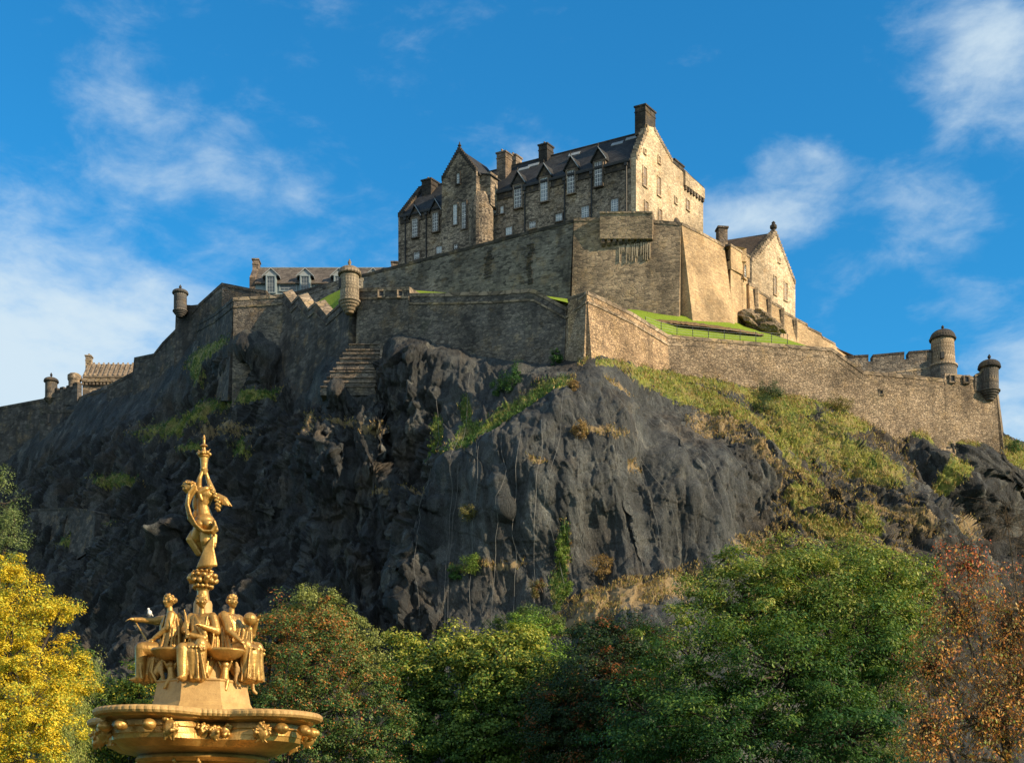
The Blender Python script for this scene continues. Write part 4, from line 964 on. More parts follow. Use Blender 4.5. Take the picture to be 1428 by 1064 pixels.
# serrated wall left of the central turret
sz = [(395, 409, 178), (407, 424, 0), (416.5, 413.5, 0), (430, 432, 0), (440, 423, 0), (456, 441.5, 0), (472, 427, 0), (490, 410, 163.2)]
PS, PE = (395, 177.0), (491, 163.2)
sp = [(x, yl(x, PS, PE), y, 600, 1.4) for x, y, _ in sz]
sw = castle_wall('dark wall with a zigzag serrated top between the central sentry turret and the projecting block', sp, 'old_black', cord=1.0, cop=.2, th=1.6, copm='curtain_dark')
for i in (0, 2, 4):
    (x0, y0, _), (x1, y1, _) = sz[i], sz[i + 1]
    Y0, Y1 = yl(x0, PS, PE) - .5, yl(x1, PS, PE) - .5
    a = W(x0 + .6, y0 - 1, Y0); b = W(x1, y1 - 1, Y1)
    e = Vector((1.02, .55, .62))
    mb = MB(); mb.prism([a, b, b + e, a + e], (.1, .5, -.25)); mb.build('merlon_slope', M['coping'], sw)
blk = castle_wall('projecting square block of wall with a flat top between two dark rock shoulders',
                  [(326, 178.5, 417, 620, 1.0), (360, 178, 415, 620, 1.0), (394.6, 177.0, 412, 620, 1.0)], 'curtain_dark', cord=1.0, th=3)
castle_wall('dark flank wall descending left from the projecting block', [(275, 196, 452, 560, .8), (300, 188, 438, 560, .8), (325.6, 179.2, 417, 560, .8)], 'old_black', cord=1.0, th=2, copm='old_black')
castle_wall('higher dark wall rising to a peak and falling away to the far left skyline',
            [(150, 214, 539, 640, .8), (186, 209.5, 520, 640, .8), (188, 209.0, 500, 640, .8), (215, 205, 494.5, 620, .8), (227, 203.3, 479, 600, .8), (243, 201, 463, 600, .8), (262, 198.4, 443, 600, .8), (278, 196.2, 425, 600, .8), (310, 192.0, 396, 600, .8), (350, 190.5, 404, 520, .6), (372, 190, 407, 520, .6)], 'old_black', cord=0, copm='old_black')
castle_wall('small parapet joining the left sentry turret to the dark wall', [(245, 199.4, 436, 560, .6), (262, 198.0, 427, 560, .6), (268, 197.6, 427.5, 560, .6), (281, 196.0, 426, 560, .6)], 'old_black', cord=0, th=1, copm='old_black')
castle_wall('long low wall running out of the picture on the left',
            [(-500, 285, 640, 760, .8), (-200, 253, 606, 740, .8), (0, 231, 568.5, 720, .8), (62, 226.5, 557, 700, .8), (105, 222.5, 554, 690, .8), (106, 222.4, 556.5, 690, .8), (160, 214.5, 541, 660, .8)], 'old_black', cord=0, copm='old_black')
aw = castle_wall('dark wall with a row of blind arches below the little far left turret', [(56, 224.5, 574, 700, .6), (128, 219, 572, 680, .6)], 'old_black', cord=0, th=2, copm='curtain_dark')
for px in (70, 87, 103):
    Y = yl(px, (56, 224.5), (128, 219)) - .05; mb = MB(); c = W(px, 585, Y)
    mb.prism([c + Vector((.38 * math.cos(a), -.14, .5 + .38 * math.sin(a))) for a in [i * math.pi / 6 for i in range(7)]] + [c + Vector((-.38, -.14, -.6)), c + Vector((.38, -.14, -.6))], (0, .4, 0)); mb.build('blind_arch', M['pipe'], aw)
castle_wall('little crenellated wall beside the far left turret',
            [(x, yl(x, (78, 225.5), (110, 221)), y, 565, .1) for x, y in [(76, 543), (80, 542), (80.2, 545), (84, 545), (84.2, 541.5), (89, 540.5), (89.2, 544), (93, 543), (93.2, 539.5), (98, 538), (98.2, 541), (102, 540), (102.2, 536), (108, 534)]], 'old_black', cord=0, th=.8, cop=.12, copm='old_black')
castle_wall('small drystone retaining wall high on the shaded left crag', [(x, float(depth_at([x], [730])[0]) - .6, y, y2, .5) for x, y, y2 in [(20, 716, 800), (45, 711, 800), (95, 709, 790), (120, 711, 775), (134, 715, 765)]], 'old_black', cord=0, th=2, cop=.15, copm='old_black')

# stepped stone footing under the central corner
ft = empty('stepped_footing', W(495, 545, 160), 'stepped stone footing descending below the central corner of the walls', 'masonry footing')
for i in range(10):
    f = i / 9; y = 480 + 58 * f + (0, 1.1, -.8, .6)[i % 4]; xl = 487 - 40 * f; xr = 531 - 8 * f; Y = 161.2 - 3.4 * f
    mb = MB(); a, b = W(xl, y, Y + .9), W(xr, y, Y - .3); dn = Vector((0, 0, -1.5 if i < 9 else -1.0))
    mb.prism([a, b, b + Vector((.5, 3.5, 0)), a + Vector((0, 4, 0))], dn); st = mb.build('step', M['curtain_dark'], ft)
    mb = MB(); mb.prism([a + Vector((-.02, -.1 - .05 * (i % 2), .03)), b + Vector((.02, -.12, .05)), b + Vector((.5, .3, .05)), a + Vector((0, .3, .03))], (0, 0, -.13 - .05 * (i % 3))); mb.build('nosing', M['dressed'], st)
mb = MB(); a, b = W(531.5, 481, 160.6), W(520.5, 560, 157.0)
mb.prism([a, b, b + Vector((1.2, 3.5, -1)), a + Vector((.9, 3, 0))], (.25, .1, 0)); mb.build('end_face', M['coping'], ft)
castle_wall('upper terrace parapet and lawn edge left of the round sentry turret', [(429, 190, 409, 440, .1), (471, 186, 393.5, 440, .1), (500, 183, 386.5, 440, .1)], 'bastion_dark', cord=0, th=.8, copm='bastion_dark')

# lawns on the terraces
def lawn(name, front, back, label=None):
    n = len(front); v = [W(*p) for p in front] + [W(*p) for p in back]
    # subdivide with small undulation
    vs = []; K = 6; fs = []
    for j in range(K + 1):
        for i in range(n):
            p = v[i].lerp(v[n + i], j / K); vs.append(p + Vector((0, 0, .12 * math.sin(i * 1.7 + j * 1.1))))
    for j in range(K):
        for i in range(n - 1): fs.append((j * n + i, j * n + i + 1, (j + 1) * n + i + 1, (j + 1) * n + i))
    o = mesh_obj(name, vs, fs, M['lawn'], smooth=True); o['kind'] = 'structure'; return o
lawn('lawn', [(790, 445, 151.5), (820, 425, 148.5), (860, 440, 153), (900, 458, 156.5), (932, 472, 160), (1000, 476, 161.8), (1100, 482, 164), (1160, 493, 166)],
     [(790, 428, 178), (820, 428, 178), (880, 431, 177), (920, 433, 176.5), (962, 436, 176), (1020, 447, 182), (1066, 462, 186), (1160, 493, 190)])
lawn('lawn', [(500, 416, 165), (570, 414, 162), (640, 412.5, 159), (740, 408, 154.8), (800, 425, 152)], [(500, 402, 194), (570, 405.5, 189), (640, 409, 186), (740, 409, 180), (800, 419, 177)])
lawn('lawn', [(440, 440, 171), (458, 445, 168.6), (480, 430, 165.5)], [(445, 420, 184), (458, 413, 184), (482, 400, 182)])
# rock outcrop beside the lawn
def boulder(label, c, ax, seed, mat='dressed', name='rock_outcrop', cat='rock'):
    bm = bmesh.new(); bmesh.ops.create_icosphere(bm, subdivisions=4, radius=1)
    P = np.array([v.co[:] for v in bm.verts]); f, e = facets(P * 1.6 + seed, 1.1); d = 1 + .28 * f + .12 * fbm(P * 3 + seed, 3)
    for v, k in zip(bm.verts, d): v.co = Vector((v.co.x * ax[0], v.co.y * ax[1], v.co.z * ax[2])) * float(k)
    me = bpy.data.meshes.new(name); bm.to_mesh(me); bm.free(); auto_uv(me); me.materials.append(M[mat]); o = bpy.data.objects.new(name, me); COL.objects.link(o); o.location = c
    return tag(o, label, cat)
bo1 = boulder('brown rock outcrop on the upper lawn at the foot of the corbelled turret', W(1062, 454, 183), (3.2, 2.4, 1.5), 3, 'curtain_lit'); bo1.rotation_euler = (0, .5, 0)

# ---- dormered building behind, upper left
DL0, DR0 = W(349, 398, 222), W(551, 398, 222); DL0.z = DR0.z = 0
da = (DR0 - DL0); LD = da.length; da.normalize(); dd = Vector((-da.y, da.x, 0)); DFm = frame_obj(DL0, da, dd)
zc = lambda px, py: plane_hit(px, py, DL0, da)
zE = zc(449, 392)[1]; zRg = zE + 3.6; zBt = 84
db = empty('dormered_block', DFm(LD / 2, 3, zBt), 'long low block with grey glazed dormers and brown roof behind the left walls', 'building')
mb = MB(); lbox(mb, DFm, .3, LD - .3, 0, 7, zBt, zE); mb.build('front_wall', M['grey_paint'], db)
for s0 in (-.1, LD - .8):
    mb = MB(); mb.prism([DFm(s0, -.2, zBt), DFm(s0, -.2, zE + .5), DFm(s0, 3.5, zRg + .35), DFm(s0, 7.2, zE + .5), DFm(s0, 7.2, zBt)], da * .9); mb.build('gable', M['dressed'], db)
    if True: chimney(db, DFm, s0 - .05, s0 + .95, 2.6, 4.4, zRg - .5, zRg + (1.0 if s0 < 1 else .55), mat='dressed', pots=0)
roof('roof', .8, LD - .8, 0, zE, 3.5, zRg, 7, 'dormer_slate', db, DFm, .5)
mb = MB(); mb.tube([DFm(.7, 3.5, zRg + .06), DFm(LD - .8, 3.5, zRg + .06)], .1, 5); mb.build('ridge', M['lead'], db)
for px in (379, 426.5, 473.5, 521):
    s, _ = zc(px, 390); hw = 1.25; zt_ = zE + .55
    mb = MB(); lbox(mb, DFm, s - hw * .72, s + hw * .72, -.75, 2.6, zBt + 1, zt_); d = mb.build('dormer', M['grey_paint'], db)
    mb = MB()
    for sg in (-1, 1): mb.prism([DFm(s, -1.0, zt_ + 1.25), DFm(s + sg * hw * 1.15, -1.0, zt_ - .05), DFm(s + sg * hw * 1.15, 3.0, zt_ - .05), DFm(s, 3.0, zt_ + 1.25)], (0, 0, -.16))
    mb.build('dormer_roof', M['lead'], d)
    mb = MB(); mb.prism([DFm(s - hw * .9, -.8, zt_ + .02), DFm(s + hw * .9, -.8, zt_ + .02), DFm(s, -.8, zt_ + 1.0)], dd * .3); mb.build('gable_front', M['lead'], d)
    window(d, DFm, s - .62, s + .62, zE - 2.2, zt_ - .15, 3, 5, -.76, surround='grey_paint', frame='lead', pane='dark_pane')
for i in range(3):
    s, _ = zc((402, 450, 497)[i], 392)
    window(db, DFm, s - 1.3, s + 1.3, zE - 1.6, zE - .7, 4, 1, -.01, surround='grey_paint', frame='lead', pane='dark_pane')

# ---- little hall with ribbed roof at far left
K0, K1 = W(115, 560, 229), W(206, 560, 229); K0.z = K1.z = 0; ka = (K1 - K0); LK = ka.length; ka.normalize(); kd = Vector((-ka.y, ka.x, 0)); KF = frame_obj(K0, ka, kd)
kz = lambda px, py: plane_hit(px, py, K0, ka)
k_e = kz(150, 523)[1]; k_r = k_e + 2.75
kb = empty('ribbed_roof_hall', KF(LK / 2, 2, k_e - 4), 'small distant hall with ribbed stone roof and two stub chimneys on the far left skyline', 'building')
mb = MB(); lbox(mb, KF, 0, LK, 0, 5, k_e - 4.5, k_e - .05); mb.build('wall', M['coping'], kb)
rk = roof('roof', .1, LK - .3, 0, k_e, 2.5, k_r, 5, 'brown_slate', kb, KF, .3)
mb = MB()
for i in range(13):
    s = .4 + (LK - 1.1) * i / 12; f = lambda t: k_e + (k_r - k_e) * t / 2.5
    mb.prism([KF(s - .13, -.3, f(-.3) + .05), KF(s + .13, -.3, f(-.3) + .05), KF(s + .13, 2.5, f(2.5) + .05), KF(s - .13, 2.5, f(2.5) + .05)], (0, -.05, .2))
mb.build('roof_ribs', M['coping'], rk)
for s0 in (-.1, LK - .9): chimney(kb, KF, s0, s0 + .9, 1.9, 3.0, k_e - 1 if s0 < 0 else k_r - .6, k_r + (1.1 if s0 < 0 else .75), mat='coping', pots=1)
mb = MB(); lbox(mb, KF, 0, LK, -.5, -.02, k_e - 1.3, k_e - .7); mb.build('parapet', M['coping'], kb)
mb = MB()
for i in range(18): lbox(mb, KF, LK * i / 18, LK * i / 18 + .35, -.4, -.02, k_e - 1.75, k_e - 1.32)
mb.build('corbels', M['coping'], kb)
tt = MB(); c = W(104, 540, 229); c.z = 0; zq = lambda py: EYE + (HORIZ - py) / FPX * 229
tt.lathe(c, [(1.0, zq(560)), (1.0, zq(532)), (1.15, zq(530)), (1.15, zq(524)), (.9, zq(524)), (.85, zq(522))], 16); tag(tt.build('stub_tower', M['coping']), 'short round flat topped stone tower beside the ribbed roof hall', 'tower')

# brown bank across the lawn and the wire fence along it
bk = []
for px, y0, y1, Y in [(905, 446, 448, 166), (930, 446, 450, 167), (960, 448.5, 453, 168), (1000, 454, 458, 170), (1035, 460, 463.5, 172), (1062, 466, 468, 174)]: bk.append((px, y0, y1, Y))
vs = []; fs = []; rr_ = random.Random(3); nn_ = 60
for i in range(nn_):
    px = 900 + 165 * i / (nn_ - 1); y0 = np.interp(px, [b[0] for b in bk], [b[1] for b in bk]) + rr_.uniform(-.7, .7); y1 = np.interp(px, [b[0] for b in bk], [b[2] for b in bk]) + rr_.uniform(-.7, .7); Y = np.interp(px, [b[0] for b in bk], [b[3] for b in bk])
    vs += [W(px, y1, Y - 1.5), W(px, (y0 + y1) / 2, Y - 1.3 + rr_.uniform(-.1, .1)), W(px, y0, Y - .6), W(px, y1, Y + 2.5)]
for i in range(nn_ - 1):
    for j in range(4): fs.append((4 * i + j, 4 * i + (j + 1) % 4, 4 * i + 4 + (j + 1) % 4, 4 * i + 4 + j))
fs += [(0, 1, 2, 3), (4 * nn_ - 1, 4 * nn_ - 2, 4 * nn_ - 3, 4 * nn_ - 4)]
turf('bank', (0.09, 0.06, 0.03), (0.20, 0.13, 0.07))
mesh_obj('bank', vs, fs, M['bank'])['kind'] = 'structure'
fe = empty('wire_fence', W(1000, 468, 163), 'thin wire fence with slim posts along the front of the lawn', 'fence')
fpts = [W(900 + 22 * i, np.interp(900 + 22 * i, [900, 932, 1000, 1100], [457, 467, 473, 480]), np.interp(900 + 22 * i, [900, 932, 1000, 1100], [157.5, 161.5, 163.3, 165.5])) for i in range(10)]
for p in fpts: MB().tube([p - Vector((0, 0, .4)), p + Vector((0, 0, 1.25))], .045, 5).build('post', M['pipe'], fe, uv=False)
for h in (.3, .6, .9, 1.2): MB().tube([p + Vector((0, -.05, h)) for p in fpts], .016, 4).build('wire', M['wire'], fe, uv=False)

# toothing stones left standing down the long rampart
rw = [o for o in COL.objects if o.get('label', '').startswith('long dark rampart')][0]
rr_ = random.Random(8)
for pxc, ya, yb, nm in ((742, 340, 400, 14), (682, 350, 392, 10), (686, 356, 386, 6)):
    mb = MB(); Yc = yl(pxc, SA, SB); p = W(pxc, ya, Yc); q = W(pxc, yb, Yc); tp = s1top(pxc); H = (470 - tp) / FPX * Yc
    for i in range(nm):
        f = (i + .5) / nm; c = p.lerp(q, f); fb = (ya + (yb - ya) * f - tp) / FPX * Yc / H * 1.6
        t = Vector((SB[1] * (SB[0] - CX) / FPX - SA[1] * (SA[0] - CX) / FPX, SB[1] - SA[1], 0)).normalized(); nv_ = Vector((t.y, -t.x, 0))
        mb.box(c + nv_ * (fb + .02) + t * rr_.uniform(-.25, .25), t * rr_.uniform(.25, .5), nv_ * .09, (0, 0, rr_.uniform(.10, .17)))
    mb.build('toothing_stones', M['black_stone'], rw)
# ------------------------------------------------------------------ trees and shrubs
def leaf_mesh(name, C, Nn, size, rgb, parent, rs, aspect=0.5, droop=0.0, mat='leaf'):
    n = len(C)
    a = rs.normal(size=(n, 3)); a[:, 2] -= droop * 2.0
    t = a - (a * Nn).sum(1)[:, None] * Nn; t /= np.linalg.norm(t, axis=1)[:, None] + 1e-9
    b = np.cross(Nn, t); L = (size * rs.uniform(0.65, 1.35, n))[:, None]
    fold = Nn * L * rs.uniform(-.12, .12, n)[:, None]
    V = np.stack([C - t * L * .5, C + b * L * aspect * .5 + fold, C + t * L * .5, C - b * L * aspect * .5 + fold], 1).reshape(-1, 3)
    Q = np.arange(4 * n).reshape(n, 4)
    off = parent_world(parent) if parent is not None else None
    o = fast_mesh(name, V, Q, M[mat], parent, off=off)
    vcol(o, 'Col', np.repeat(np.clip(rgb, 0, 1), 4, axis=0)); return o
def pal(cols, jit=0.25):
    cols = np.array(cols, float)
    def f(P, hrel, rs, clump):
        k = (clump + rs.uniform(-.30, .30, len(P))) % 1.0 * (len(cols) - 1)
        i = np.clip(np.floor(k).astype(int), 0, len(cols) - 2); fr = (k - i)[:, None]
        return (cols[i] * (1 - fr) + cols[i + 1] * fr) * rs.uniform(1 - jit, 1 + jit, len(P))[:, None]
    return f
def tree(name, label, cat, base, lobes, nclump, per, cr, leaf, colour, seed, trunk_r=0.3, flat=0.6, aspect=0.5, droop=0.0, bark='bark', up=0.5, group=None, twigs=False, inner=0.55, ztop=None, sag=0.0):
    """lobes: (px, py, Y, rx_px, ry_px) ellipsoids of the crown seen in the photograph; depth radius like rx"""
    rs = np.random.RandomState(seed)
    base = Vector(base); r = empty(name, base, label, cat, group)
    LO = []
    for (px, py, Y, rx, ry) in lobes:
        c = W(px, py, Y); LO.append((np.array(c), np.array([rx * Y / FPX, min(rx, ry * 1.3) * Y / FPX, ry * Y / FPX])))
    vol = np.array([l[1][0] * l[1][2] for l in LO]); vol /= vol.sum()
    CC = []; NN = []; LI = []
    while len(CC) < nclump:
        i = rs.choice(len(LO), p=vol); d = rs.normal(size=3); d /= np.linalg.norm(d)
        if d[1] > .35 and rs.rand() < .6: continue
        rr = rs.uniform(inner, 1.0) if rs.rand() < .75 else rs.uniform(.2, inner)
        rr *= 1 + .20 * math.sin(7 * d[0] + seed) * math.cos(6 * d[2] + 2 * seed) + .09 * math.sin(17 * d[0] + 13 * d[2] + seed)
        c = LO[i][0] + d * LO[i][1] * rr
        deep = False
        for j, (lc, lr) in enumerate(LO):
            if j != i and (((c - lc) / lr) ** 2).sum() < .35: deep = True
        if deep and rs.rand() < .8: continue
        if c[2] < 1.0: continue
        CC.append(c); NN.append(d / LO[i][1] / np.linalg.norm(d / LO[i][1])); LI.append(i)
    CC = np.array(CC); NN = np.array(NN)
    hz = (CC[:, 2] - CC[:, 2].min()) / max(CC[:, 2].ptp() if hasattr(CC[:, 2], 'ptp') else np.ptp(CC[:, 2]), 1e-3)
    # trunk and limbs
    top = np.mean([l[0] for l in LO], 0); low = min(l[0][2] - l[1][2] for l in LO)
    tk = Vector((base.x + (top[0] - base.x) * .5, base.y + (top[1] - base.y) * .5, max(base.z + 1, low * .4 + top[2] * .6)))
    mb = MB(); pts = [base.lerp(tk, f) + Vector((.12 * math.sin(5 * f + seed), .1 * math.cos(4 * f), 0)) for f in np.linspace(0, 1, 7)]
    mb.tube(pts, [trunk_r * (1.35 - .85 * f) for f in np.linspace(0, 1, 7)], 9); mb.build('trunk', M[bark], r, smooth=True, uv=False)
    mb = MB()
    for j, (lc, lr) in enumerate(LO):
        q = Vector(lc); s = pts[4].lerp(tk, rs.rand()); m = s.lerp(q, .5) + Vector((0, 0, -.08 * (q - s).length))
        mb.tube([s, m, q], [trunk_r * .45, trunk_r * .3, trunk_r * .16], 6)
    for c, i in zip(CC, LI):
        q = Vector(c); s = Vector(LO[i][0]); m = s.lerp(q, .55) + Vector(rs.normal(size=3)) * (q - s).length * .08
        if twigs or rs.rand() < .3: mb.tube([s, m, q], [trunk_r * .15, trunk_r * .08, trunk_r * .03], 4)
        if twigs:
            for _ in range(3):
                e = q + Vector(rs.normal(size=3)) * cr * 1.1 + Vector((0, 0, cr * .4)); mb.tube([m.lerp(q, rs.rand()), e], [trunk_r * .045, trunk_r * .012], 3)
    off = parent_world(r)
    fv = np.array([tuple(v) for v in mb.v]); me = bpy.data.meshes.new('limbs'); me.from_pydata((fv - np.array(off)).tolist(), [], mb.f); me.materials.append(M[bark])
    lo = bpy.data.objects.new('limbs', me); COL.objects.link(lo); lo.parent = r
    # leaves: each clump a flattened spray
    n = nclump * per; ci = np.repeat(np.arange(nclump), per)
    d = rs.normal(size=(n, 3)); d /= np.linalg.norm(d, axis=1)[:, None]; rad = rs.rand(n) ** .45
    crs = (cr * rs.uniform(.45, 1.5, nclump))[ci][:, None]
    P = CC[ci] + d * rad[:, None] * crs * (1, 1, flat)
    if sag: P[:, 2] -= sag * crs[:, 0] * rs.rand(n) ** 2 * 2.2
    P += NN[ci] * crs * .2
    nr = d * .55 + NN[ci] * .35 + (0, 0, up) + rs.normal(size=(n, 3)) * .36; nr /= np.linalg.norm(nr, axis=1)[:, None]
    col = colour(P, hz[ci], rs, rs.rand(nclump)[ci])
    leaf_mesh('crown', P, nr, leaf, col, r, rs, aspect, droop)
    return r

G = lambda *a: a
def gpal(base, var): return pal([tuple(c * k for c in base) for k in (.45, .8, 1.0, 1.35)] + var)
# dark conifer, top left
tree('conifer_tree', 'grey green conifer cut off by the left edge above the yellow tree', 'tree', (-25.5, 60, 0),
     [(-30, 735, 60, 62, 75), (-10, 700, 60, 32, 60), (-25, 830, 60, 68, 70), (15, 740, 59, 26, 34), (0, 790, 59, 42, 40), (-20, 950, 60, 70, 90)], 420, 95, .42, .10, pal([(.06, .10, .045), (.12, .17, .06), (.22, .27, .09), (.16, .20, .08)]), 3, .4, .8, .3)
# golden tree
tree('autumn_tree', 'bright yellow autumn tree filling the lower left corner', 'tree', (-14.6, 36, 0),
     [(20, 850, 36, 60, 62), (65, 860, 36.5, 48, 34), (10, 930, 35, 75, 70), (85, 850, 36, 30, 22), (40, 1000, 35, 80, 75), (-40, 900, 37, 70, 90), (95, 945, 37.5, 40, 50), (12, 800, 36.5, 26, 28), (30, 1090, 35, 90, 70)],
     560, 170, .27, .062, pal([(.42, .26, .015), (.66, .47, .025), (.72, .55, .04), (.48, .46, .05), (.17, .27, .04)], .2), 5, .2, .6, .55, up=.6)
# weeping pale green tree at its foot
tree('willow_tree', 'pale green weeping willow between the yellow tree and the fountain basin', 'tree', (-12.6, 39, 0),
     [(95, 985, 39, 34, 55), (85, 1050, 38.5, 40, 60), (118, 935, 40, 22, 30)], 170, 170, .26, .07, pal([(.10, .14, .05), (.20, .26, .07), (.34, .38, .10), (.30, .26, .06)]), 8, .15, 1.6, .25, droop=1.6, up=.2, sag=1.0)
tree('hedge_tree', 'small green and golden topped tree behind the left side of the fountain', 'tree', (-17.5, 62, 0),
     [(165, 985, 62, 48, 50), (195, 970, 61, 34, 44), (140, 1030, 61, 50, 50), (215, 1020, 61, 50, 55), (118, 925, 63, 30, 24)], 230, 130, .5, .13, pal([(.03, .07, .015), (.06, .12, .02), (.14, .20, .025), (.45, .34, .03)]), 11, .25, .6)
# reddish bush tree right of the fountain
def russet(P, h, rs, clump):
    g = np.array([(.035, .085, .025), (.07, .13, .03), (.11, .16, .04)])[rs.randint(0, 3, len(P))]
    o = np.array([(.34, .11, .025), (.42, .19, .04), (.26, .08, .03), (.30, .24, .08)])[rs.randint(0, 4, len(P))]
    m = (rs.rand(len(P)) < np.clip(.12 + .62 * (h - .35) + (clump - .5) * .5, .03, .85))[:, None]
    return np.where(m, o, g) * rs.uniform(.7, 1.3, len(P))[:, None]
tree('russet_tree', 'rounded green tree speckled with russet leaves right of the fountain', 'tree', (-12, 56, 0),
     [(425, 930, 56, 92, 85), (380, 900, 57, 55, 58), (470, 985, 55, 88, 95), (405, 1020, 54, 92, 95), (450, 875, 57, 52, 36), (520, 1030, 55, 60, 80), (340, 960, 58, 60, 80)], 700, 120, .42, .105, russet, 13, .35, .65)
tree('pale_crown_tree', 'pale olive tree rising behind the russet tree against dark rock', 'tree', (-15.5, 76, 0),
     [(440, 850, 76, 40, 38), (475, 880, 76, 42, 40), (500, 930, 76, 38, 50), (410, 860, 77, 26, 26)], 210, 120, .5, .13, pal([(.09, .12, .035), (.17, .20, .05), (.28, .29, .08), (.20, .24, .07)]), 17, .3, .6)
# maple group in the middle
_mp = pal([(.018, .055, .012), (.04, .10, .018), (.08, .15, .025), (.16, .22, .035), (.10, .17, .03)]); _mt = pal([(.10, .17, .02), (.30, .32, .05), (.42, .38, .07), (.26, .30, .05)])
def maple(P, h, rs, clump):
    top = (rs.rand(len(P)) < np.clip((h - .55) * 2.2, 0, .9))[:, None]; return np.where(top, _mt(P, h, rs, clump), _mp(P, h, rs, clump))  # upper leaves lighter and yellower, sunlight on the tops put into their colour
tree('maple_tree', 'leafy green maple with yellowish tips right of the russet tree', 'tree', (-6, 80, 0),
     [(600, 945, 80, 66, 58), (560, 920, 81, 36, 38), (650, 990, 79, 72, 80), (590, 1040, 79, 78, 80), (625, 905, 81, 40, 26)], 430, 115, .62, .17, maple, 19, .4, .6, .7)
tree('maple_tree', 'broad green maple with light tips in the bottom centre of the picture', 'tree', (0.6, 77, 0),
     [(700, 935, 77, 66, 55), (735, 985, 76, 60, 75), (690, 1040, 76, 80, 80), (665, 900, 78, 40, 24), (720, 895, 78, 38, 24)], 430, 115, .60, .17, maple, 23, .4, .6, .7)
tree('sapling', 'bright light green young tree behind the broad central maple', 'tree', (3, 92, 0),
     [(760, 915, 92, 34, 42), (775, 960, 91, 30, 50), (735, 880, 93, 34, 22)], 140, 110, .6, .16, pal([(.06, .13, .02), (.14, .25, .03), (.25, .33, .05)]), 29, .25, .6)
tree('bush', 'round dark green bush at the foot of the netted cliff', 'bush', (1, 106, 6),
     [(742, 862, 106, 36, 22), (700, 880, 106, 26, 16), (765, 875, 106, 24, 18)], 90, 100, .6, .16, pal([(.04, .08, .02), (.08, .13, .03), (.16, .19, .05)]), 31, .2, .6)
# shaded dark tree with rust coloured sprays
def rusty(P, h, rs, clump):
    g = np.array([(.012, .03, .010), (.025, .05, .015), (.04, .075, .02)])[rs.randint(0, 3, len(P))]
    m = (rs.rand(len(P)) < np.where(clump > .82, .55, .03))[:, None]
    return np.where(m, np.array((.20, .07, .02)), g) * rs.uniform(.7, 1.3, len(P))[:, None]
tree('dark_tree', 'dark shaded tree with a few rusty sprays between the maple and the big green tree', 'tree', (7, 72, 0),
     [(850, 950, 72, 80, 72), (810, 1010, 71, 78, 85), (890, 1020, 70, 80, 85), (890, 905, 74, 60, 46), (835, 890, 75, 50, 30), (780, 1010, 73, 60, 80)], 760, 150, .65, .14, rusty, 37, .4, .6)
# the big green tree
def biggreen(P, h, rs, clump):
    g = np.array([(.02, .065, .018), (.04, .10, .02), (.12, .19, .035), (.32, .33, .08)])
    i = np.clip((h * 2.6 + clump * 1.3 + rs.uniform(-.6, .6, len(P))), 0, 3).astype(int)  # lighter and yellower with height: sunlight on the top put into leaf colour
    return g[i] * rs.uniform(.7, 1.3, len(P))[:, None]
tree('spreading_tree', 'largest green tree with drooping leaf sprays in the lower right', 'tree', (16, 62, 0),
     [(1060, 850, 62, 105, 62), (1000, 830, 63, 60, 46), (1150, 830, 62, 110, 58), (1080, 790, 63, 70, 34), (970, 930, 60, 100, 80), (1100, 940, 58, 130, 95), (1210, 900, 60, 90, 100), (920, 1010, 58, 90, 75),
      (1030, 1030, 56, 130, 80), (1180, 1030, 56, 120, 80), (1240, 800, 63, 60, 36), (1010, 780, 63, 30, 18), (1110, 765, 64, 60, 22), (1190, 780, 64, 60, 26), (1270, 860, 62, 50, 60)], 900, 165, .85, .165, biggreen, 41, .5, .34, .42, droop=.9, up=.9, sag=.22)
# shrubby scrub behind it on the slope
tree('scrub_bush', 'yellow green scrub bush on the slope left of the orange tree top', 'bush', (33, 100, 8),
     [(1230, 795, 100, 50, 28), (1170, 775, 100, 40, 22), (1290, 800, 100, 30, 24), (1230, 860, 100, 60, 50), (1220, 950, 100, 60, 60), (1225, 1060, 100, 60, 70)], 320, 100, .6, .14, pal([(.06, .10, .02), (.14, .18, .04), (.26, .25, .08)]), 43, .2, .6, twigs=True)
# orange twiggy tree, right
def orange(P, h, rs, clump):
    o = np.array([(.46, .18, .045), (.55, .29, .07), (.30, .11, .035), (.40, .31, .13), (.20, .27, .06)])[rs.choice(5, len(P), p=[.3, .25, .15, .18, .12])]
    red = (rs.rand(len(P)) < (h - .7) * 2.6)[:, None]
    return np.where(red, np.array((.40, .10, .04)), o) * rs.uniform(.65, 1.3, len(P))[:, None]
tree('orange_tree', 'sparse twiggy tree with orange leaves at the right edge', 'tree', (15.8, 42, 0),
     [(1340, 860, 43, 62, 66), (1410, 880, 42, 80, 90), (1300, 930, 42, 62, 70), (1380, 1000, 41, 100, 75), (1290, 1020, 40, 55, 60), (1350, 790, 43, 42, 34), (1440, 960, 41, 80, 100)],
     600, 27, .40, .10, orange, 47, .16, .8, .5, droop=.9, bark='bark_pale', up=.3, twigs=True, inner=.4)
tree('bare_tree', 'leafless grey tree top against dark rock at the right edge', 'tree', (43, 112, 6),
     [(1405, 730, 112, 40, 40), (1440, 760, 112, 45, 50), (1425, 850, 112, 50, 60), (1420, 950, 112, 50, 70)], 260, 8, .9, .10, pal([(.12, .09, .06), (.16, .12, .08)]), 53, .25, .8, bark='bark_pale', twigs=True, inner=.3)

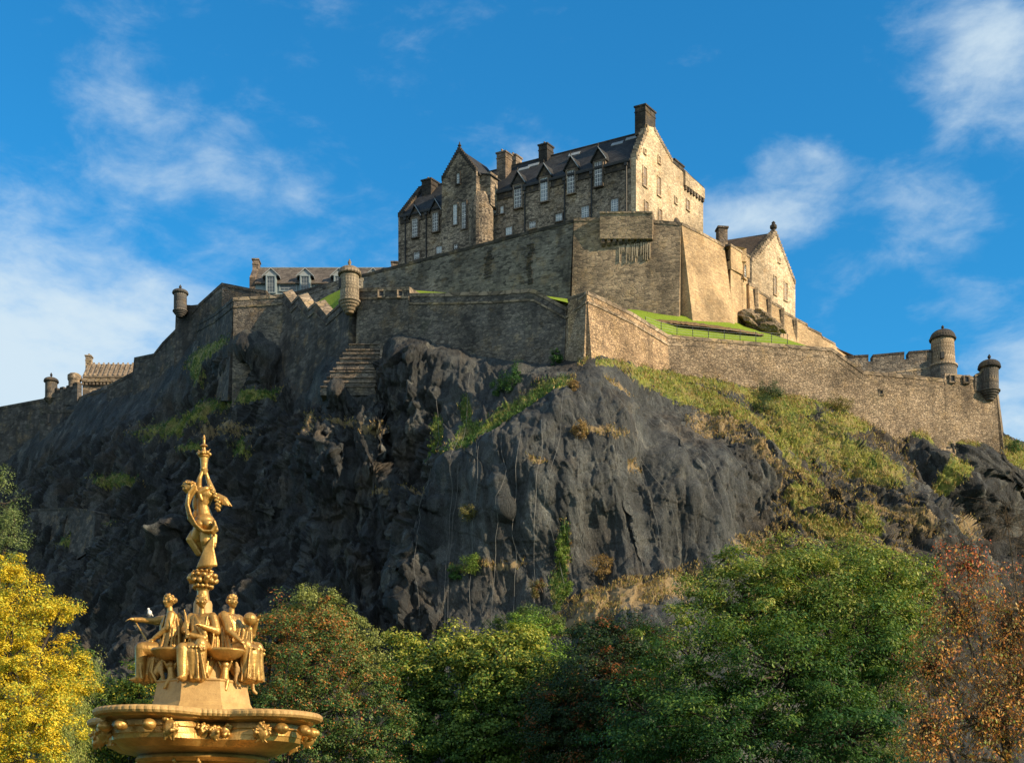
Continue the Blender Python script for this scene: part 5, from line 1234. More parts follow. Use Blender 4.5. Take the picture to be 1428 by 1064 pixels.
# ---- bushes that grow on the crag
def crag_bush(label, px, py, rpx, rpy, cols, seed, per=90, cl=22, name='bush', leaf=.13):
    p = rock_at(px, py + rpy * .6); Y = p.y - .6
    tree(name, label, 'bush', p, [(px, py, Y, rpx, rpy)], cl, per, max(rpx, 6) * Y / FPX * .42, leaf, pal(cols), seed, .08, .8, .5)
dg = [(.02, .06, .015), (.04, .11, .025), (.08, .17, .04)]; ol = [(.10, .10, .03), (.20, .18, .06), (.30, .25, .09)]; lg = [(.06, .12, .02), (.12, .20, .03), (.22, .28, .06)]; br = [(.16, .10, .04), (.28, .18, .07), (.34, .25, .10)]
crag_bush('upright green bush on the cliff ledge beneath the dark curtain wall', 716, 531, 15, 24, dg, 61, 120, 34)
crag_bush('smaller dark bush just left of the upright green bush', 696, 541, 11, 13, dg, 62)
crag_bush('dark green bush on the grassy brow against the long curtain wall', 1073, 543, 17, 13, [(.02, .05, .02), (.05, .09, .04), (.09, .13, .06)], 63, 100, 30)
crag_bush('second dark bush lower on the grassy brow', 1066, 562, 18, 9, [(.02, .05, .02), (.05, .09, .04), (.09, .13, .06)], 64)
crag_bush('tufted bush hanging in the middle of the netted rock face', 656, 714, 15, 10, ol, 65)
crag_bush('yellowish bush clinging low on the netted rock face', 658, 786, 17, 14, lg, 66, 90, 26)
crag_bush('dark bush left of the yellowish bush on the netted face', 636, 798, 11, 12, dg, 67)
crag_bush('dry brown tuft at the top of the netted buttress', 808, 597, 11, 14, br, 68)
crag_bush('small dry tuft below the sharp corner of the wall', 800, 540, 9, 8, br, 69)
crag_bush('small green shrub at the foot of the vertical gully', 602, 628, 5, 13, lg, 70, 70, 12)
crag_bush('green ivy clump low on the netted nose', 783, 770, 9, 24, lg, 71, 90, 22)
crag_bush('light green shrub below the ivy clump', 789, 822, 11, 14, lg, 72)
crag_bush('grassy bush on the brow under the right curtain wall', 1172, 563, 17, 9, ol, 73)
crag_bush('low shrub at the right end of the brow beside the wall corner', 1412, 622, 16, 9, dg, 74)
crag_bush('dry shrub among scree above the dark shaded tree', 838, 790, 16, 16, br, 75)
crag_bush('red berried shrub right of centre at the cliff foot', 752, 815, 12, 16, [(.2, .06, .03), (.1, .12, .04), (.25, .2, .08)], 76)
crag_bush('low green bush in the angle of the mossy wall', 775, 497, 9, 12, dg, 77)

# ---- grass growing on the ledges of the crag
def ledge_grass():
    rs = np.random.RandomState(77); nr, nc = RG.shape
    m = (RG > .30) | (RD > .34); m &= (RPY < 900) & (RXS[None, :] > -20) & (RXS[None, :] < 1450)
    idx = np.argwhere(m); w = np.where(RG[m] > .3, 1.0, .8)
    n = 75000; s = idx[rs.choice(len(idx), n, p=w / w.sum())]
    P = ROCK[s[:, 0], s[:, 1]] + rs.normal(size=(n, 3)) * (.12, .12, .08); g = RG[s[:, 0], s[:, 1]]
    P[:, 2] += .08; P[:, 1] -= .05
    patch = fbm(P / 2.5, 3)
    keep = patch > np.where(g > .55, -.55, -.1); P = P[keep]; g = g[keep]; patch = patch[keep]; n = len(P)
    a = rs.normal(size=(n, 3)) * (.55, .55, .1); a[:, 2] += 1; a /= np.linalg.norm(a, axis=1)[:, None]
    side = np.cross(a, rs.normal(size=(n, 3))); side /= np.linalg.norm(side, axis=1)[:, None]
    L = rs.uniform(.10, .28, n)[:, None]; w_ = rs.uniform(.06, .12, n)[:, None]
    V = np.stack([P - side * w_ * .5 - a * .1, P + side * w_ * .5 - a * .1, P + side * w_ * .2 + a * L, P - side * w_ * .1 + a * L], 1).reshape(-1, 3)
    A = np.array([(.09, .14, .02), (.20, .22, .035), (.32, .29, .07)]); B = np.array([(.20, .13, .05), (.32, .22, .09), (.26, .22, .07)])
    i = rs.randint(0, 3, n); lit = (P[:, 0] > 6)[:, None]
    dk = np.array([(.03, .08, .015), (.05, .12, .02), (.08, .13, .03)])  # darker blades for the shaded left crag, shade put into their colour
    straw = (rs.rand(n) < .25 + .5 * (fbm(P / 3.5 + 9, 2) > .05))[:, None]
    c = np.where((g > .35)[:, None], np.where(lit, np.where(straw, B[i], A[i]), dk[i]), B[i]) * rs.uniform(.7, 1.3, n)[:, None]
    o = fast_mesh('grass', V, np.arange(4 * n).reshape(n, 4), M['leaf']); vcol(o, 'Col', np.repeat(c, 4, axis=0))
    tag(o, 'tufts of green and dry grass growing on the ledges of the crag', 'grass', None, 'stuff')
ledge_grass()

# ---- steel cables that hold the rockfall mesh, lying on the face
CAB = [((612, 560), (588, 870)), ((640, 600), (618, 880)), ((655, 520), (622, 880)), ((680, 600), (650, 880)), ((708, 615), (680, 880)), ((735, 610), (708, 880)), ((762, 600), (740, 860)), ((790, 560), (752, 760)),
       ((800, 590), (818, 720)), ((818, 720), (850, 830)), ((855, 600), (880, 700)), ((880, 700), (898, 800)), ((898, 610), (925, 800)), ((850, 520), (960, 640)), ((960, 640), (1010, 745)), ((870, 520), (985, 650)), ((940, 540), (1000, 640)),
       ((960, 600), (1020, 740)), ((800, 545), (830, 600)), ((868, 560), (930, 690)), ((930, 690), (962, 790)), ((765, 720), (790, 840)), ((830, 540), (905, 640)), ((980, 600), (1050, 720))]
for i, (a, b) in enumerate(CAB):
    pts = [rock_at(a[0] + (b[0] - a[0]) * f + 0.8 * math.sin(3 * f + i), a[1] + (b[1] - a[1]) * f) for f in np.linspace(0, 1, 26)]
    q = [p + Vector((0, -.28, .05)) for p in pts]
    q = [(q[max(j - 1, 0)] + q[j] + q[min(j + 1, 25)]) / 3 + Vector((0, -.1, 0)) for j in range(26)]
    mb = MB(); mb.tube(q, .017, 4); o = mb.build('netting_cable', M['cable'], uv=False)
    tag(o, 'thin steel cable lying over the netted rock face', 'cable', 'steel cables on the netted rock face')
# ------------------------------------------------------------------ the gilded fountain
FY = 25.0; FX0 = (283 - CX) / FPX * FY
fx = lambda px: (px - 283) / 76.0
fz = lambda py: EYE + (HORIZ - py) / 76.0
FP = lambda px, py, dy=0.0: Vector((fx(px), dy, fz(py)))          # local to the fountain
fount = empty('fountain', (FX0, FY, 0), 'ornate gold painted fountain crowned by a standing figure with seated figures round it', 'fountain')

def solid(name, prims, mat, parent, voxel=0.014, smooth=3, place=None):
    """one continuous surface grown from ellipsoids ('e', centre, radii[, euler]) and tapered limbs ('c', p0, r0, p1, r1)"""
    bm = bmesh.new()
    for p in prims:
        if p[0] == 'e':
            g = bmesh.ops.create_icosphere(bm, subdivisions=3, radius=1)['verts']
            R = Matrix.Identity(3) if len(p) < 4 else __import__('mathutils').Euler(p[3]).to_matrix()
            for v in g: v.co = Vector(p[1]) + R @ Vector((v.co.x * p[2][0], v.co.y * p[2][1], v.co.z * p[2][2]))
        else:
            a, r0, b, r1 = Vector(p[1]), p[2], Vector(p[3]), p[4]; ax = (b - a); L = max(ax.length, 1e-4); ax.normalize()
            q = Vector((0, 0, 1)).rotation_difference(ax); n = 14; rings = []
            prof = [(-r0 * .95, .25 * r0), (-r0 * .7, .7 * r0), (0, r0), (L, r1), (L + r1 * .7, .7 * r1), (L + r1 * .95, .25 * r1)]
            for z, r in prof: rings.append([bm.verts.new(a + q @ Vector((r * math.cos(t), r * math.sin(t), z))) for t in [2 * math.pi * i / n for i in range(n)]])
            for j in range(len(rings) - 1):
                for i in range(n): bm.faces.new([rings[j][i], rings[j][(i + 1) % n], rings[j + 1][(i + 1) % n], rings[j + 1][i]])
            bm.faces.new(rings[0][::-1]); bm.faces.new(rings[-1])
    bmesh.ops.recalc_face_normals(bm, faces=bm.faces)
    if place is not None: bm.transform(place)
    me = bpy.data.meshes.new(name + '_raw'); bm.to_mesh(me); bm.free()
    o = bpy.data.objects.new(name, me); COL.objects.link(o)
    r = o.modifiers.new('r', 'REMESH'); r.mode = 'VOXEL'; r.voxel_size = voxel; r.use_smooth_shade = True
    if smooth: s = o.modifiers.new('s', 'SMOOTH'); s.factor = .5; s.iterations = smooth
    dg = bpy.context.evaluated_depsgraph_get(); dg.update()
    m2 = bpy.data.meshes.new_from_object(o.evaluated_get(dg)); m2.name = name
    o.modifiers.clear(); o.data = m2; bpy.data.meshes.remove(me)
    m2.materials.clear(); m2.materials.append(M[mat]); m2.polygons.foreach_set('use_smooth', [True] * len(m2.polygons))
    if parent is not None: o.parent = parent
    return o

# basin: four lobes
LOB = [(1.4 * math.cos(math.radians(a)), 1.4 * math.sin(math.radians(a))) for a in (245, 335, 65, 155)]
def rout(t):
    c, s = math.cos(t), math.sin(t); r = 1.66
    for lx, ly in LOB:
        b = lx * c + ly * s; d = b * b - (lx * lx + ly * ly - .98 ** 2)
        if d > 0 and b > 0: r = max(r, b + math.sqrt(d))
    return r
fzb = lambda py: fz(py + 14)
ZRM = fzb(991.5); NA = 480
def ring_mesh(name, prof, mat, circ=None, mod=None):
    """prof: (scale of the lobed outline, inset metres, z, blend to circle radius or None)"""
    v = []; f = []
    for s, ins, z, c in prof:
        for i in range(NA):
            t = 2 * math.pi * i / NA; r = rout(t) * s - ins
            if c is not None: r = r * (1 - c[0]) + c[1] * c[0]
            if mod: r += mod(t, z)
            v.append((r * math.cos(t), r * math.sin(t), z))
    m = len(prof)
    for j in range(m - 1):
        for i in range(NA): f.append((j * NA + i, j * NA + (i + 1) % NA, (j + 1) * NA + (i + 1) % NA, (j + 1) * NA + i))
    f.append(tuple(range(NA))[::-1]); f.append(tuple((m - 1) * NA + i for i in range(NA)))
    off = parent_world(fount); v = [Vector(p) + off for p in v]
    return mesh_obj(name, v, f, M[mat], fount, smooth=False)
gad = lambda t, z: .014 * abs(math.sin(t * 60))
rim = ring_mesh('basin_rim', [(1, .10, ZRM - .075, None), (1, .02, ZRM - .06, None), (1, -.01, ZRM - .02, None), (1, -.01, ZRM + .025, None), (1, .03, ZRM + .06, None), (1, .10, ZRM + .07, None), (1, .2, ZRM + .05, None)], 'gold_paint', mod=gad)
bowl = ring_mesh('basin', [(0, 0, fzb(1052), (1, 1.12)), (0, 0, fzb(1047), (1, 1.2)), (.2, 0, fzb(1042), (.9, 1.25)), (.8, 0, fzb(1038), (.85, 1.3)), (.9, .02, fzb(1035), (.6, 1.35)), (.9, 0, fzb(1031), (.52, 1.42)),
                            (.93, 0, fzb(1026), (.38, 1.5)), (.91, .08, fzb(1020), (.25, 1.6)), (.92, .10, fzb(1019), (.22, 1.6)), (.92, .16, fzb(1012), (.12, 1.65)), (.94, .18, fzb(1010), (.1, 1.7)), (.95, .24, fzb(1003), (.04, 1.7)), (1, .26, fzb(1001), None), (1, .14, fzb(999.5), None), (1, .11, fzb(997.5), None), (1, .13, ZRM + .03, None), (.5, .1, ZRM - .02, None)], 'gilt')
# garlands of fruit and flowers with bosses between them, under the lobes
random.seed(9)
def garland(c, r, n, seed, nm='garland'):
    rr = random.Random(seed); pr = []
    for _ in range(n):
        d = Vector((rr.gauss(0, 1), rr.gauss(0, 1), rr.gauss(0, 1))).normalized() * r * rr.uniform(.3, 1)
        pr.append(('e', Vector(c) + d, (rr.uniform(.022, .042),) * 3))
    pr.append(('e', Vector(c) + Vector((0, 0, -.04)), (r * .75, r * .6, r * .95)))
    for _ in range(4): pr.append(('c', Vector(c) + Vector((rr.uniform(-r, r) * .6, -r * .3, -r * .6)), .03, Vector(c) + Vector((rr.uniform(-r, r) * .6, -r * .2, -r * 1.35)), .012))
    solid(nm, pr, 'gilt', fount, .012, 1)
for ang in (245, 335, 155, 65):
    for da, sz in ((-27, .15), (27, .15), (-47, .11), (47, .11)):
        t = math.radians(ang + da * .8); r = rout(t) - .19; garland((r * math.cos(t), r * math.sin(t), fzb(1013)), sz + .02, 46, ang + da)
    for da in (-13, 0, 13):
        t = math.radians(ang + da); r = rout(t) - .12
        solid('boss', [('e', (r * math.cos(t), r * math.sin(t), fzb(1011) - (.02 if da == 0 else 0)), (.085, .085, .07)), ('e', ((r - .06) * math.cos(t), (r - .06) * math.sin(t), fzb(1011)), (.12, .12, .10))], 'gilt', fount, .012, 1)
    # swag between
for ang in (290, 200, 20, 110):
    t = math.radians(ang); r = rout(t) - .1; garland((r * math.cos(t), r * math.sin(t), fzb(1016)), .12, 24, ang)
# pedestal under the basin, brackets with scrolls, lower pool
def flathe(name, prof, mat, n=8, rot=0.0, smooth=False):
    mb = MB(); off = parent_world(fount); v = []
    for r, z in prof:
        for i in range(n):
            a = 2 * math.pi * (i + .5) / n + rot; v.append(off + Vector((r * math.cos(a), r * math.sin(a), z)))
    m = len(prof); f = [(j * n + i, j * n + (i + 1) % n, (j + 1) * n + (i + 1) % n, (j + 1) * n + i) for j in range(m - 1) for i in range(n)]
    f.append(tuple(range(n))[::-1]); f.append(tuple((m - 1) * n + i for i in range(n)))
    return mesh_obj(name, v, f, M[mat], fount, smooth=smooth)
flathe('pedestal', [(1.5, 0), (1.5, .3), (1.1, .5), (.72, .8), (.70, 2.9), (.78, 3.0), (.80, fzb(1052) - .05), (1.0, fzb(1051))], 'gilt', 8, .2)
for ang in (268, 190, 348, 90):
    t = math.radians(ang); d = Vector((math.cos(t), math.sin(t), 0)); s = Vector((-d.y, d.x, 0))
    mb = MB(); off = parent_world(fount)
    prof = [(.6, 2.2), (.86, 2.3), (.84, 3.0), (.88, 3.2), (1.0, 3.38), (1.12, 3.5), (1.14, 3.6), (.6, 3.6)]
    mb.prism([off + d * r + Vector((0, 0, z)) - s * .17 for r, z in prof], s * .34); mb.build('bracket', M['gold_paint'], fount)
    pr = []
    for w_ in (-.24, .24):
        for i in range(22):
            a = i * .5; rr = .16 * (1 - i / 26); pr.append(('e', d * (.98 + rr * math.cos(a)) + s * w_ * .9 + Vector((0, 0, 3.36 + rr * math.sin(a))), (.035, .035, .035)))
    solid('scroll', pr + [('c', d * .95 - s * .2 + Vector((0, 0, 3.36)), .05, d * .95 + s * .2 + Vector((0, 0, 3.36)), .05)], 'gilt', fount, .012, 1)
flathe('lower_pool', [(3.4, .05), (3.4, .55), (3.2, .6), (3.15, .3), (1.3, .3)], 'gold_paint', 48)
# plinth and drum above the basin
flathe('plinth', [(1.00, fz(1008)), (.98, fz(990)), (.93, fz(984)), (.86, fz(957)), (.88, fz(955)), (.86, fz(953))], 'gold_paint', 8, .18)
flathe('drum', [(.72, fz(953.5)), (.66, fz(949)), (.60, fz(935)), (.55, fz(915)), (.5, fz(905)), (.34, fz(898)), (.2, fz(880)), (.17, fz(842)), (.15, fz(838))], 'gold_paint', 24, 0, True)
for (px, dy) in ((250, -.62), (323, -.58), (240, .6), (330, .6)):
    x = fx(px); zt = fz(914.5); off = parent_world(fount); mb = MB()
    n = 40; k = len(mb.v); prof = [(.05, -.17), (.14, -.16), (.25, -.11), (.32, -.045), (.345, -.02), (.36, 0), (.34, .03), (.30, .02)]
    for j, (r, z) in enumerate(prof):
        for i in range(n):
            a = 2 * math.pi * i / n; q = r * (1 + (.03 * math.cos(a * 20) if 1 <= j <= 3 else 0)); mb.v.append(off + Vector((x + q * math.cos(a), dy + q * math.sin(a) * .85, zt + z)))
    for j in range(len(prof) - 1):
        for i in range(n): mb.f.append([j * n + i, j * n + (i + 1) % n, (j + 1) * n + (i + 1) % n, (j + 1) * n + i])
    mb.f.append(list(range(n))[::-1]); mb.f.append([(len(prof) - 1) * n + i for i in range(n)])
    sh = mb.build('shell_bowl', M['gilt'], fount, smooth=True, uv=False)
    # cherub like support under the bowl
    sx = 1 if x > 0 else -1; y0 = dy * .95
    solid('bowl_support', [('e', (x, y0, zt - .24), (.07, .07, .08)), ('c', (x, y0, zt - .30), .06, (x * .96, y0, zt - .50), .085), ('c', (x + .05, y0, zt - .32), .028, (x + .12, y0 - .03, zt - .18), .022), ('c', (x - .05, y0, zt - .32), .028, (x - .12, y0 - .03, zt - .18), .022),
                               ('c', (x - .03, y0 - .02, zt - .52), .05, (x - .10, y0 - .08, zt - .66), .035), ('c', (x + .04, y0 - .02, zt - .52), .05, (x + .02, y0 - .08, zt - .70), .035), ('e', (x, y0 + .05, zt - .74), (.10, .10, .05)), ('e', (x - .02, y0 - .03, zt - .78), (.06, .06, .05))], 'gilt', fount, .012, 2)
    for sg in (-1, 1):
        q = [('c', (x + sg * .18, y0 + .08, zt - .2 - .05 * i), .03, (x + sg * (.2 + .05 * math.sin(i)), y0 + .1, zt - .25 - .05 * i), .03) for i in range(8)]
        solid('console', q, 'gold_paint', fount, .014, 2)

# ---- seated figures
def folds(rr, a, b, c, n, spread, r=.016):
    """n thin gathered folds fanning from around a over b to around c"""
    out = []
    for i in range(n):
        f = (i + .5) / n - .5; j = Vector((rr.uniform(-.01, .01), rr.uniform(-.01, .01), 0))
        p0 = Vector(a) + Vector(spread[0]) * f + j; p1 = Vector(b) + Vector(spread[1]) * f + j; p2 = Vector(c) + Vector(spread[2]) * f + j * 3
        q = rr.uniform(.7, 1.5) * r
        out += [('c', p0, q * .7, p1, q), ('c', p1, q, p2, q * 1.1)]
    return out
def head_prims(c, turn, hair=1.0, look=0.0, bun=True):
    """head with face, ears, hair; turn = direction of the face about z"""
    f = Vector((math.sin(turn) * math.cos(look), -math.cos(turn) * math.cos(look), math.sin(look))); s = Vector((math.cos(turn), math.sin(turn), 0)); u = f.cross(s) * -1
    if u.z < 0: u = -u
    c = Vector(c); P = [('e', c, (.088, .088, .118)), ('e', c + f * .03 - u * .045, (.062, .062, .075)), ('e', c + f * .05 - u * .095, (.034, .034, .028)),
        ('c', c + f * .085 + u * .02, .010, c + f * .112 - u * .028, .016), ('e', c + f * .088 - u * .058, (.026, .022, .010)), ('e', c + f * .075 + u * .032, (.055, .04, .014))]
    for sg in (-1, 1): P += [('e', c + f * .078 + s * .034 * sg - u * .03, (.022, .022, .022)), ('e', c + s * .088 * sg - u * .012, (.014, .022, .030)), ('e', c + f * .086 + s * .030 * sg + u * .010, (.013, .013, .008))]
    rr = random.Random(int(turn * 100) + 3)
    for i in range(int(90 * hair)):
        d = Vector((rr.gauss(0, 1), rr.gauss(0, 1), rr.gauss(0, 1))).normalized()
        if d.dot(f) > .35 and d.dot(u) < .55: continue
        if d.dot(u) < -.55: continue
        P.append(('e', c + d * Vector((.095, .095, .122)).length * .57 + u * .012, (.018, .018, .018)))
    if bun: P += [('e', c - f * .115 + u * .02, (.055, .055, .05))]
    return P
def hand_prims(w, d, s, grip=.5, size=1.0):
    """palm at w pointing along d, thumb side s, four bent fingers and a thumb"""
    w, d, s = Vector(w), Vector(d).normalized(), Vector(s).normalized(); n = d.cross(s); P = [('e', w + d * .045 * size, (.036 * size, .036 * size, .030 * size))]
    for i in range(4):
        o = w + d * .075 * size + s * (.027 - .018 * i) * size; L = (.045, .052, .049, .038)[i] * size; k = o + (d * (1 - grip * .4) + n * grip * .5).normalized() * L; t = k + (d * (1 - grip) + n * grip).normalized() * L * .8
        P += [('c', o, .0105 * size, k, .0095 * size), ('c', k, .0095 * size, t, .008 * size)]
    P += [('c', w + d * .03 * size + s * .03 * size, .012 * size, w + d * .07 * size + s * .062 * size, .009 * size)]
    return P
def seated(px, py_seat, dy, rot, arms, seed, head_turn=0.0, extra=(), leg=(0.0, 0.0), look=0.0, name='seated_statue', lean=(0, 0)):
    rr = random.Random(seed); lx, ly = lean
    P = [('e', (0, 0, .10), (.24, .21, .17)), ('c', (0, 0, .14), .18, (lx * .4, ly * .4, .36), .15), ('e', (lx * .8, -.02 + ly * .8, .54), (.195, .14, .20)), ('e', (lx * .6, .07 + ly, .40), (.22, .13, .34)), ('e', (lx - .07, -.10 + ly, .56), (.068, .06, .062)), ('e', (lx + .07, -.10 + ly, .56), (.068, .06, .062)),
         ('c', (lx - .19, ly, .70), .062, (lx + .19, ly, .70), .062), ('c', (lx, ly, .70), .062, (lx, ly - .01, .84), .052)]
    P += head_prims((lx, ly - .025, .965), head_turn, look=look)
    for k, (sg, kd) in enumerate(((-1, leg[0]), (1, leg[1]))):
        hip = (sg * .10, -.03, .09); knee = (sg * .15, -.50 + kd * .12, .12 + kd * .10); foot = (sg * .13, -.50 + kd * .22, -.40)
        P += [('c', hip, .15, knee, .115), ('c', knee, .112, foot, .085), ('c', foot, .045, Vector(foot) + Vector((0, -.15, -.03)), .030)]
        for t in range(4): P.append(('e', Vector(foot) + Vector((-.03 + .02 * t, -.18, -.035)), (.012, .02, .012)))
    # gown: mass between and round the legs, then gathered folds
    P += [('c', (0, -.46, .04), .16, (0, -.42, -.34), .15), ('c', (-.2, -.05, -.02), .10, (-.14, -.3, -.36), .10), ('c', (.2, -.05, -.02), .10, (.14, -.3, -.36), .10), ('e', (0, -.26, .06), (.25, .30, .12)), ('c', (0, -.46, .02), .11, (0, -.44, -.28), .10), ('e', (0, -.10, -.10), (.25, .20, .18)), ('c', (.05, -.28, -.08), .14, (.02, -.36, -.30), .12)]
    P += folds(rr, (0, -.58, .12), (0, -.56, -.10), (0, -.55, -.42), 13, ((.36, 0, 0), (.42, .02, 0), (.50, .06, 0)), .017)
    P += folds(rr, (0, -.12, .20), (0, -.36, .20), (0, -.60, .10), 8, ((.30, 0, 0), (.36, 0, 0), (.38, 0, 0)), .016)
    P += folds(rr, (lx, -.10 + ly, .69), (lx * .8, -.16, .46), (0, -.17, .20), 14, ((.34, 0, 0), (.30, 0, 0), (.42, 0, 0)), .016)
    P += folds(rr, (lx - .14, -.08 + ly, .70), (lx, -.17, .52), (.14, -.16, .30), 5, ((.1, 0, .08), (.06, 0, .10), (.1, 0, .12)), .017)
    P += folds(rr, (0, -.2, .22), (.1, -.42, .24), (.22, -.52, .08), 6, ((.1, .1, .02), (.08, .1, .04), (.04, .16, .1)), .018)
    P += folds(rr, (lx, .06 + ly, .70), (lx, .14, .45), (0, .20, .05), 12, ((.40, 0, 0), (.36, 0, 0), (.52, 0, 0)), .017)
    P += folds(rr, (.22 + lx, .0, .66), (.26, -.02, .35), (.27, -.10, -.05), 6, ((0, .2, 0), (0, .25, 0), (0, .42, 0)), .018)
    P += folds(rr, (-.22 + lx, .0, .66), (-.26, -.02, .35), (-.27, -.10, -.05), 6, ((0, .2, 0), (0, .25, 0), (0, .42, 0)), .018)
    P += folds(rr, (0, -.36, -.1), (0, -.4, -.3), (0, -.38, -.46), 8, ((.5, .1, 0), (.5, .1, 0), (.55, .2, 0)), .02)
    # cloak over the shoulders and down the back
    P += [('e', (lx, .09 + ly, .44), (.25, .15, .34)), ('e', (lx, .05 + ly, .67), (.235, .13, .09)), ('c', (-.17, .10, .30), .10, (-.22, .12, -.02), .12), ('c', (.17, .10, .30), .10, (.22, .12, -.02), .12)]
    P += folds(rr, (lx, .14 + ly, .74), (lx, .25 + ly, .45), (0, .26, .02), 15, ((.36, 0, 0), (.44, -.08, 0), (.54, -.1, 0)), .019)
    P += folds(rr, (lx + .2, .04 + ly, .70), (.29, .08, .42), (.31, .04, .0), 5, ((0, .16, 0), (0, .22, 0), (0, .3, 0)), .02)
    P += folds(rr, (lx - .2, .04 + ly, .70), (-.29, .08, .42), (-.31, .04, .0), 5, ((0, .16, 0), (0, .22, 0), (0, .3, 0)), .02)
    for sg, (el, ha_) in zip((-1, 1), arms):
        sh = Vector((lx + sg * .205, ly, .69)); el, ha_ = Vector(el), Vector(ha_)
        P += [('e', sh, (.075, .075, .075)), ('c', sh, .085, el, .078), ('c', el, .066, ha_, .038)]
        d = (ha_ - el).normalized(); s = d.cross(Vector((0, 0, 1))); s = s if s.length > .2 else Vector((1, 0, 0)); P += hand_prims(ha_, d, s.normalized(), .5, 1.05)
        for i in range(5):
            a = 2 * math.pi * i / 5; o = Vector((math.cos(a), math.sin(a), 0)) * .055; P.append(('c', sh + o, .014, sh.lerp(el, .9) + o + Vector((0, 0, -.06)), .018))
    P += list(extra)
    X = Matrix.Translation((fx(px), dy, fz(py_seat))) @ Matrix.Rotation(rot, 4, 'Z') @ Matrix.Diagonal((1.0, 1.0, 1.06, 1))
    return solid(name, P, 'gilt', fount, .0115, 1, place=X)
R_ = math.radians
# left: arm stretched out over the water, back half turned to us
s1 = seated(240, 917, -.12, R_(-72), [((-.34, -.24, .66), (-.30, -.62, .66)), ((.26, -.06, .46), (.16, -.30, .28))], 1, head_turn=R_(25), leg=(.1, -.2), extra=[('c', (-.34, -.60, .62), .016, (-.16, -.34, .18), .016)])
# front: woman with a tablet, head turned right
s2 = seated(288, 921, -.36, R_(-8), [((-.28, -.10, .46), (-.16, -.32, .40)), ((.30, -.06, .44), (.10, -.26, .50))], 2, head_turn=R_(50), leg=(-.5, .4),
            extra=[('c', (-.16, -.32, .30), .022, (-.235, -.26, .78), .012), ('c', (-.12, -.32, .30), .022, (-.215, -.26, .74), .012), ('c', (-.10, -.30, .34), .05, (.12, -.22, .30), .05)])
# right: turned away, holding a globe
s3 = seated(324, 917, -.08, R_(62), [((-.30, -.20, .40), (-.26, -.42, .22)), ((.26, -.26, .40), (.22, -.40, .60))], 3, head_turn=R_(-12), leg=(.3, .2))
s4 = seated(276, 916, .45, R_(175), [((-.30, -.10, .46), (-.20, -.34, .30)), ((.30, -.10, .46), (.20, -.34, .30))], 4, head_turn=R_(60))
solid('globe', [('e', FP(352, 866, -.22), (.125, .125, .125)), ('c', FP(343, 866, -.22), .012, FP(361, 866, -.22), .012), ('e', FP(352, 866, -.22), (.131, .131, .012)), ('c', FP(352, 880, -.24), .05, FP(349, 893, -.2), .06)], 'gilt', fount, .009, 1)
solid('robe_and_leg', [('c', FP(350, 885, -.22), .075, FP(347, 905, -.2), .115), ('c', FP(347, 905, -.2), .12, FP(346, 925, -.2), .09), ('c', FP(346, 922, -.2), .085, FP(353, 944, -.22), .05), ('c', FP(353, 944, -.22), .045, FP(362, 949, -.28), .028)] +
      folds(random.Random(4), FP(350, 884, -.30), FP(346, 905, -.32), FP(348, 932, -.28), 9, ((.14, 0, 0), (.26, 0, 0), (.18, 0, 0)), .014) +
      folds(random.Random(5), FP(340, 880, -.30), FP(336, 900, -.32), FP(330, 915, -.26), 5, ((.14, 0, 0), (.2, 0, 0), (.2, 0, 0)), .014), 'gilt', fount, .0115, 1)
# capital between the groups
rr = random.Random(12); pr = [('e', FP(283, 806), (.20, .20, .10)), ('e', FP(283, 797), (.15, .15, .05)), ('c', FP(283, 822), .12, FP(283, 806), .17), ('c', FP(283, 838), .13, FP(283, 822), .10)]
for i in range(12):
    a = 2 * math.pi * i / 12
    for py, r, q in ((818, .16, .040), (811, .215, .048), (803, .225, .045), (797, .17, .03)):
        pr.append(('e', Vector((r * math.cos(a + py), r * math.sin(a + py), fz(py) + rr.uniform(-.01, .01))), (q, q, q * rr.uniform(.7, 1.2))))
for i in range(4):
    a = 2 * math.pi * (i + .35) / 4; pr.append(('c', Vector((.16 * math.cos(a), .16 * math.sin(a), fz(812))), .05, Vector((.25 * math.cos(a), .25 * math.sin(a), fz(808))), .055))
solid('capital', pr, 'gilt', fount, .011, 1)

# ---- standing figure that holds up the torch
XW = Matrix.Translation((fx(286), 0, 0)) @ Matrix.Diagonal((1.17, 1.17, 1, 1)) @ Matrix.Translation((-fx(286), 0, 0))
B = []
B += [('e', FP(286, 728, -.02), (.16, .15, .15)), ('e', FP(291, 733, -.08), (.09, .10, .10)), ('e', FP(281, 733, -.08), (.09, .10, .10)), ('c', FP(286, 722), .125, FP(283, 706), .098), ('c', FP(283, 706), .10, FP(286, 692), .125),
      ('e', FP(286, 690, -.02), (.17, .115, .12)), ('c', FP(279, 683), .062, FP(294, 685), .058), ('c', FP(283, 684), .05, FP(275, 681, -.02), .045)]
B += head_prims(FP(268, 680, -.03), R_(-60), look=-.25)
B += [('c', FP(278, 684), .052, FP(280, 668, -.04), .038), ('c', FP(280, 668, -.04), .037, FP(284, 655, -.02), .026), ('c', FP(295, 685), .052, FP(289, 668, .03), .038), ('c', FP(289, 668, .03), .037, FP(286, 655, .0), .026)]
B += hand_prims(FP(284, 657, -.04), (0, 0, 1), (1, 0, 0), .4, .8) + hand_prims(FP(286, 655, .03), (0, 0, 1), (-1, 0, 0), .4, .8)
B += [('c', FP(288, 735), .12, FP(287, 757, -.02), .088), ('c', FP(287, 757), .085, FP(291, 788, .0), .055), ('c', FP(291, 789), .045, FP(290, 794, -.1), .03),
      ('c', FP(281, 735), .105, FP(274, 750, .06), .105), ('c', FP(273, 750, .08), .10, FP(284, 768, .16), .06), ('c', FP(284, 768, .16), .055, FP(287, 790, .14), .035)]
